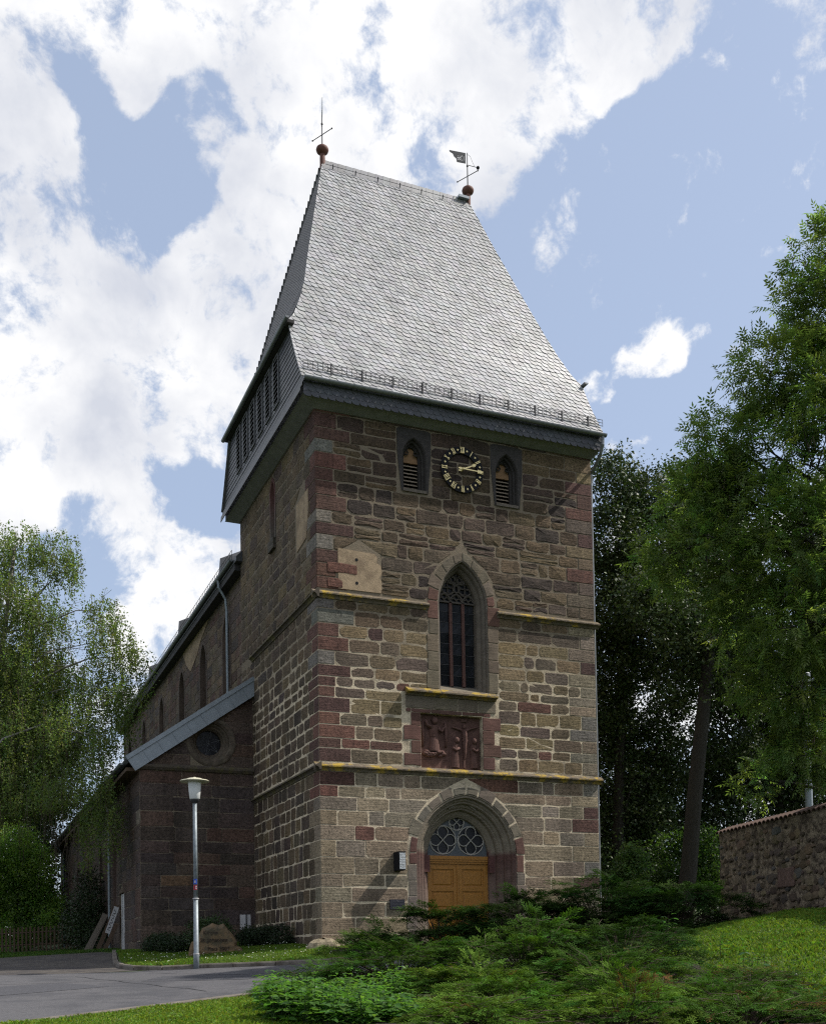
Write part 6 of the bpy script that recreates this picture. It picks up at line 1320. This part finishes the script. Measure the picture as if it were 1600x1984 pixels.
# ------------------------------------------------------------------ rubble garden wall with tile coping
GA, GB_ = np.array([11.0, -2.5]), np.array([9.35, -12.0]); gd = (GB_-GA); GL = np.linalg.norm(gd); gd /= GL; gn = np.array([gd[1], -gd[0]]); gn = gn if gn[0] < 0 else -gn; GT = .55
gw = thing('rubble_wall', (10.4, -6, .4), 'rough rubble garden wall capped with clay tiles on the grass bank', 'wall')
def gtop(u): return 2.98+.008*u
def gf(u, v, d): p = GA+gd*u+gn*d; return (p[0], p[1], v)
m_ = MB(); nu = 40; V = []; rw_ = random.Random(6)
for u in np.linspace(0, GL, nu+1):
    for v_ in np.linspace(0, 1, 13):
        z = -.4+v_*(gtop(u)+.4); V.append(gf(u+(rw_.uniform(-.05, .02) if u < .01 else 0), z, rw_.uniform(-.02, .02)))
F = [(i*13+j, (i+1)*13+j, (i+1)*13+j+1, i*13+j+1) for i in range(nu) for j in range(12)]; k = len(V)
for u in (0, GL): V += [gf(u, -.4, -GT), gf(u, gtop(u), -GT)]
F += [tuple([j for j in range(13)]+[k+1, k]), tuple([nu*13+j for j in range(13)]+[k+3, k+2])[::-1], (k, k+1, k+3, k+2), tuple([i*13+12 for i in range(nu+1)]+[k+3, k+1])]
newmesh('wall_core', V, F, RUBMORT, gw)
RC = [(.13,.10,.075),(.16,.125,.09),(.10,.075,.055),(.085,.065,.055),(.13,.10,.065),(.08,.075,.068),(.12,.085,.058),(.075,.058,.045),(.15,.12,.075)]; rst = []
cells = [(x, y) for x in np.arange(.14, GL-.1, .235) for y in np.arange(.05, 2.95, .20)]
for x, y in cells:
    big = rw_.random() < .20
    if rw_.random() < .22: continue
    a, b_ = (rw_.uniform(.15, .24), rw_.uniform(.12, .18)) if big else (rw_.uniform(.055, .14), rw_.uniform(.045, .10)); cx_, cy_ = x+rw_.uniform(-.06, .06), y+rw_.uniform(-.05, .05)+.1; n = 8; t0 = rw_.random(); pl = []
    if cy_+b_ > gtop(cx_)-.06: continue
    for j in range(n): t = 2*math.pi*(j+t0)/n; q = rw_.uniform(.8, 1.15); pl.append((cx_+a*q*math.cos(t), cy_+b_*q*math.sin(t)))
    pr_ = rw_.uniform(.015, .055); c = np.mean(pl, 0); V = [gf(u, v, -.03) for u, v in pl]+[gf(c[0]+(u-c[0])*.72, c[1]+(v-c[1])*.72, pr_) for u, v in pl]+[gf(c[0], c[1], pr_+.012)]
    rst.append((V, [(j, (j+1) % n, n+(j+1) % n, n+j) for j in range(n)]+[(n+j, n+(j+1) % n, 2*n) for j in range(n)], vary(rw_.choice(RC), rw_, .25)))
V, F = stone_block([(3.0,1.25),(3.75,1.25),(3.75,1.75),(3.0,1.75)], gf, .05, .02, rw_, .04, .02); rst.append((V, F, (.13,.085,.07)))
deposit(rst, gw, RUBBLE, 'stone', 300, 6.0)
base_t = None; u = -.05; 
while u < GL:
    z = gtop(u)+.01; V = []; n = 6
    for s, dz in ((.10, -.03), (-.28, .12), (-GT-.10, -.03)):
        for rad in (.105, .085):
            for i in range(n+1): t = math.pi*i/n; q = gf(u+.1-rad*math.cos(t), z+dz+rad*math.sin(t)*.75, s); V.append(q)
    k = n+1; F = []
    for a in range(2):
        for i in range(n): F += [(a*2*k+i, a*2*k+i+1, (a+1)*2*k+i+1, (a+1)*2*k+i), (a*2*k+k+i, (a+1)*2*k+k+i, (a+1)*2*k+k+i+1, a*2*k+k+i+1)]
    for i in range(n): F += [(i, k+i, k+i+1, i+1), (4*k+i, 4*k+i+1, 5*k+i+1, 5*k+i)]
    newmesh('coping_tile', V, F, TILE, gw); u += .205

# ------------------------------------------------------------------ inscribed boulder, hedges, small things by the aisle
bx, by = -2.36, 2.0; bz = Hs(bx, by)+.06
vd = np.array([CAM[0]-bx, CAM[1]-by, 0]); vd /= np.linalg.norm(vd); vr = np.array([-vd[1], vd[0], 0]); 
boulder = thing('inscribed_boulder', (bx, by, bz), 'tan boulder carved with the church name in front of the aisle', 'boulder')
def bf(u, v, d): return tuple(np.array([bx, by, bz])+vr*u+vd*d+np.array([0, 0, v]))
outl = [(-.76,-.05),(-.74,.20),(-.66,.36),(-.50,.44),(-.42,.62),(-.38,.74),(-.22,.80),(-.10,.87),(.06,.83),(.20,.85),(.30,.72),(.42,.58),(.55,.36),(.54,.26),(.66,.20),(.74,.08),(.76,-.05)]
V = []; lay = [(-.40,.55,-.02),(-.30,.86,0),(-.12,1.0,0),(.02,1.0,0),(.12,.96,.0),(.20,.86,.0)]; n = len(outl)
for d, s, _ in lay:
    for u, v in outl: V.append(bf(u*s+rng.uniform(-.015, .015), (v*s if v > 0 else v)+rng.uniform(-.012, .012), d+.015*math.sin(u*9+v*5)-.10*max(0, v-.3)))
F = [(a*n+i, a*n+i+1, (a+1)*n+i+1, (a+1)*n+i) for a in range(len(lay)-1) for i in range(n-1)]+[tuple(range((len(lay)-1)*n, len(lay)*n)), tuple(range(n))[::-1]]
newmesh('rock', V, F, BOULDERM, boulder)
ENG = mat('dark_engraving', (.035,.025,.02), .9)
def engrave(txt, u, v, size, name):
    fc = bpy.data.curves.new(name, 'FONT'); fc.body = txt; fc.size = size; fc.extrude = .006; fo = bpy.data.objects.new(name, fc); COL.objects.link(fo); dg = bpy.context.evaluated_depsgraph_get(); dg.update(); tm = bpy.data.meshes.new_from_object(fo.evaluated_get(dg)); VV = [bf(u+q.co.x, v+q.co.y, .212-.10*max(0, (v+q.co.y)/.86-.3)+q.co.z) for q in tm.vertices]; FF = [tuple(p.vertices) for p in tm.polygons]; bpy.data.objects.remove(fo); newmesh(name, VV, FF, ENG, boulder)
engrave('Kirche', -.36, .57, .15, 'inscription'); engrave('St. Johannes', -.44, .37, .15, 'inscription'); engrave('Platz 2007', -.24, .13, .14, 'inscription')
def low_hedge(name, pts, h_, w, base, seed, label, cat='hedge', size=.05):
    r = np.random.default_rng(seed); t = thing(name, (pts[0][0], pts[0][1], Hs(*pts[0])), label, cat); lob = [(x, y, Hs(x, y)+.1+h_*.45, w) for x, y in pts]; V, F, C = leaf_crown(lob, 150*len(pts), 16, size, base, r, .07); V[:, 2] = np.maximum(V[:, 2], H(V[:, 0], V[:, 1])+.05); newmesh('foliage', V, F, LEAFD, t, C)
    m_ = MB()
    for x, y in pts: m_.tube([(x, y, Hs(x, y)), (x, y, Hs(x, y)+h_*.6)], .015, 5)
    m_.build('stems', TWIG, t)
low_hedge('box_hedge', [(-3.5,5.2),(-3.2,4.6),(-2.9,4.0),(-3.3,5.6)], .45, .36, (.018,.034,.011), 31, 'low dark box hedge left of the inscribed boulder')
low_hedge('box_hedge', [(-1.2,3.0),(-.85,3.3),(-.5,3.6),(-.35,2.6),(-.9,4.0)], .5, .36, (.016,.03,.010), 32, 'low dark box hedge between boulder and tower wall')
low_hedge('round_shrub', [(-2.5,3.2),(-2.1,3.3)], 1.1, .5, (.028,.055,.014), 33, 'rounded green shrub behind the inscribed boulder', 'shrub', .06)
ns_ = thing('notice_sign', (-.9, 4.7, .2), 'small white notice on a post beside the tower wall', 'sign'); z0 = Hs(-.9, 4.7)
m_ = MB(); m_.box(-1.04, -.72, 4.69, 4.71, z0+.55, z0+1.0); m_.build('board', WHITEP, ns_); m_ = MB(); m_.tube([(-.86,4.66,z0),(-.86,4.66,z0+1.02)], .018, 6); m_.build('post', BLACK, ns_)
# leaning boards and lettered sign at the side door
def leaning(name, a, b, w, th, m, par): 
    a, b = np.array(a, float), np.array(b, float); d = b-a; L = np.linalg.norm(d); d /= L; s = np.array([-CU[1], 0, 0]); s = np.cross(d, vd); s /= np.linalg.norm(s); nn = np.cross(d, s); m_ = MB(); m_.obox((a+b)/2, d, s, nn, L/2, w/2, th/2); return m_.build(name, m, par), d, s, nn, L
sb = thing('leaning_sign', (-4.3, 11.5, .1), 'long weathered white lettered sign leaning on brown boards by the side door', 'sign')
g1 = Hs(-4.3, 11.4)
_, d, s, nn, L = leaning('sign_board', (-4.10,11.20,g1+.62), (-3.80,11.05,g1+1.52), .17, .02, WHITEP, sb)
c0 = np.array((-4.10,11.20,g1+.62)); sgn = -1 if np.dot(nn, vd) < 0 else 1; m_ = MB()
for k in range(9): q = .12+k*.085; m_.obox(c0+d*q+nn*sgn*.013, s, d, nn, .042-.01*(k % 3), .010+.006*(k % 2), .003); m_.obox(c0+d*(q+.03)+s*.03*(1 if k % 2 else -1)+nn*sgn*.013, d, s, nn, .026, .009, .003)
m_.build('worn_lettering', mat('faded_letters', (.06,.06,.06), .8), sb)
leaning('backing_board', (-4.42,11.5,g1-.02), (-3.78,11.15,g1+1.60), .15, .03, BROWNWOOD, sb)
for k, (a, b, w) in enumerate((((-4.75,12.1,Hs(-4.75,12.1)-.02), (-4.1,12.0,1.25), .16), ((-4.6,12.6,Hs(-4.6,12.6)-.02), (-4.0,12.5,1.35), .2), ((-4.25,11.0,g1-.02), (-3.82,10.9,.95), .14))):
    o, *_ = leaning('plank', a, b, w, .035, GREYWOOD if k < 2 else BROWNWOOD, None); tag(o, ['grey plank leaning outermost beside the lettered sign', 'wide grey plank leaning behind the lettered sign', 'short brown plank leaning next to the white side door'][k], 'plank', 'planks leaning by the side door')
# picket fence
pf = thing('picket_fence', (-6, 20, .1), 'brown weathered picket fence between driveway and bushes', 'fence'); A0, B0 = np.array([-9.6,21.4]), np.array([-3.9,19.1]); Lf_ = np.linalg.norm(B0-A0); df = (B0-A0)/Lf_; nf_ = np.array([df[1], -df[0]])
n = int(Lf_/.165); proto = None
for i in range(n+1):
    p = A0+df*i*.165; z0 = Hs(*p)+.05
    if proto is None:
        m_ = MB(); w, th, h_ = .036, .011, 1.0
        V = []
        for e in (-1, 1):
            for u, v in ((-w, 0), (w, 0), (w, h_-.05), (0, h_), (-w, h_-.05)): q = p+df*u+nf_*th*e; V.append((q[0], q[1], z0+v))
        m_.add(V, [(0,1,2,3,4), (5,6,7,8,9)[::-1]]+[(j, (j+1) % 5, 5+(j+1) % 5, 5+j) for j in range(5)]); proto = m_.build('picket', BROWNWOOD, pf, origin=(p[0], p[1], z0))
    else:
        o = copy_to(proto, 'picket', pf, (p[0], p[1], z0+rng.uniform(-.03, .02))); o.rotation_euler = (0, 0, rng.uniform(-.05, .05))
for z in (.25, .75):
    m_ = MB(); a, b = A0-nf_*.03, B0-nf_*.03; m_.tube([(a[0], a[1], Hs(*a)+.05+z), (b[0], b[1], Hs(*b)+.05+z)], .03, 4); m_.build('rail', BROWNWOOD, pf)
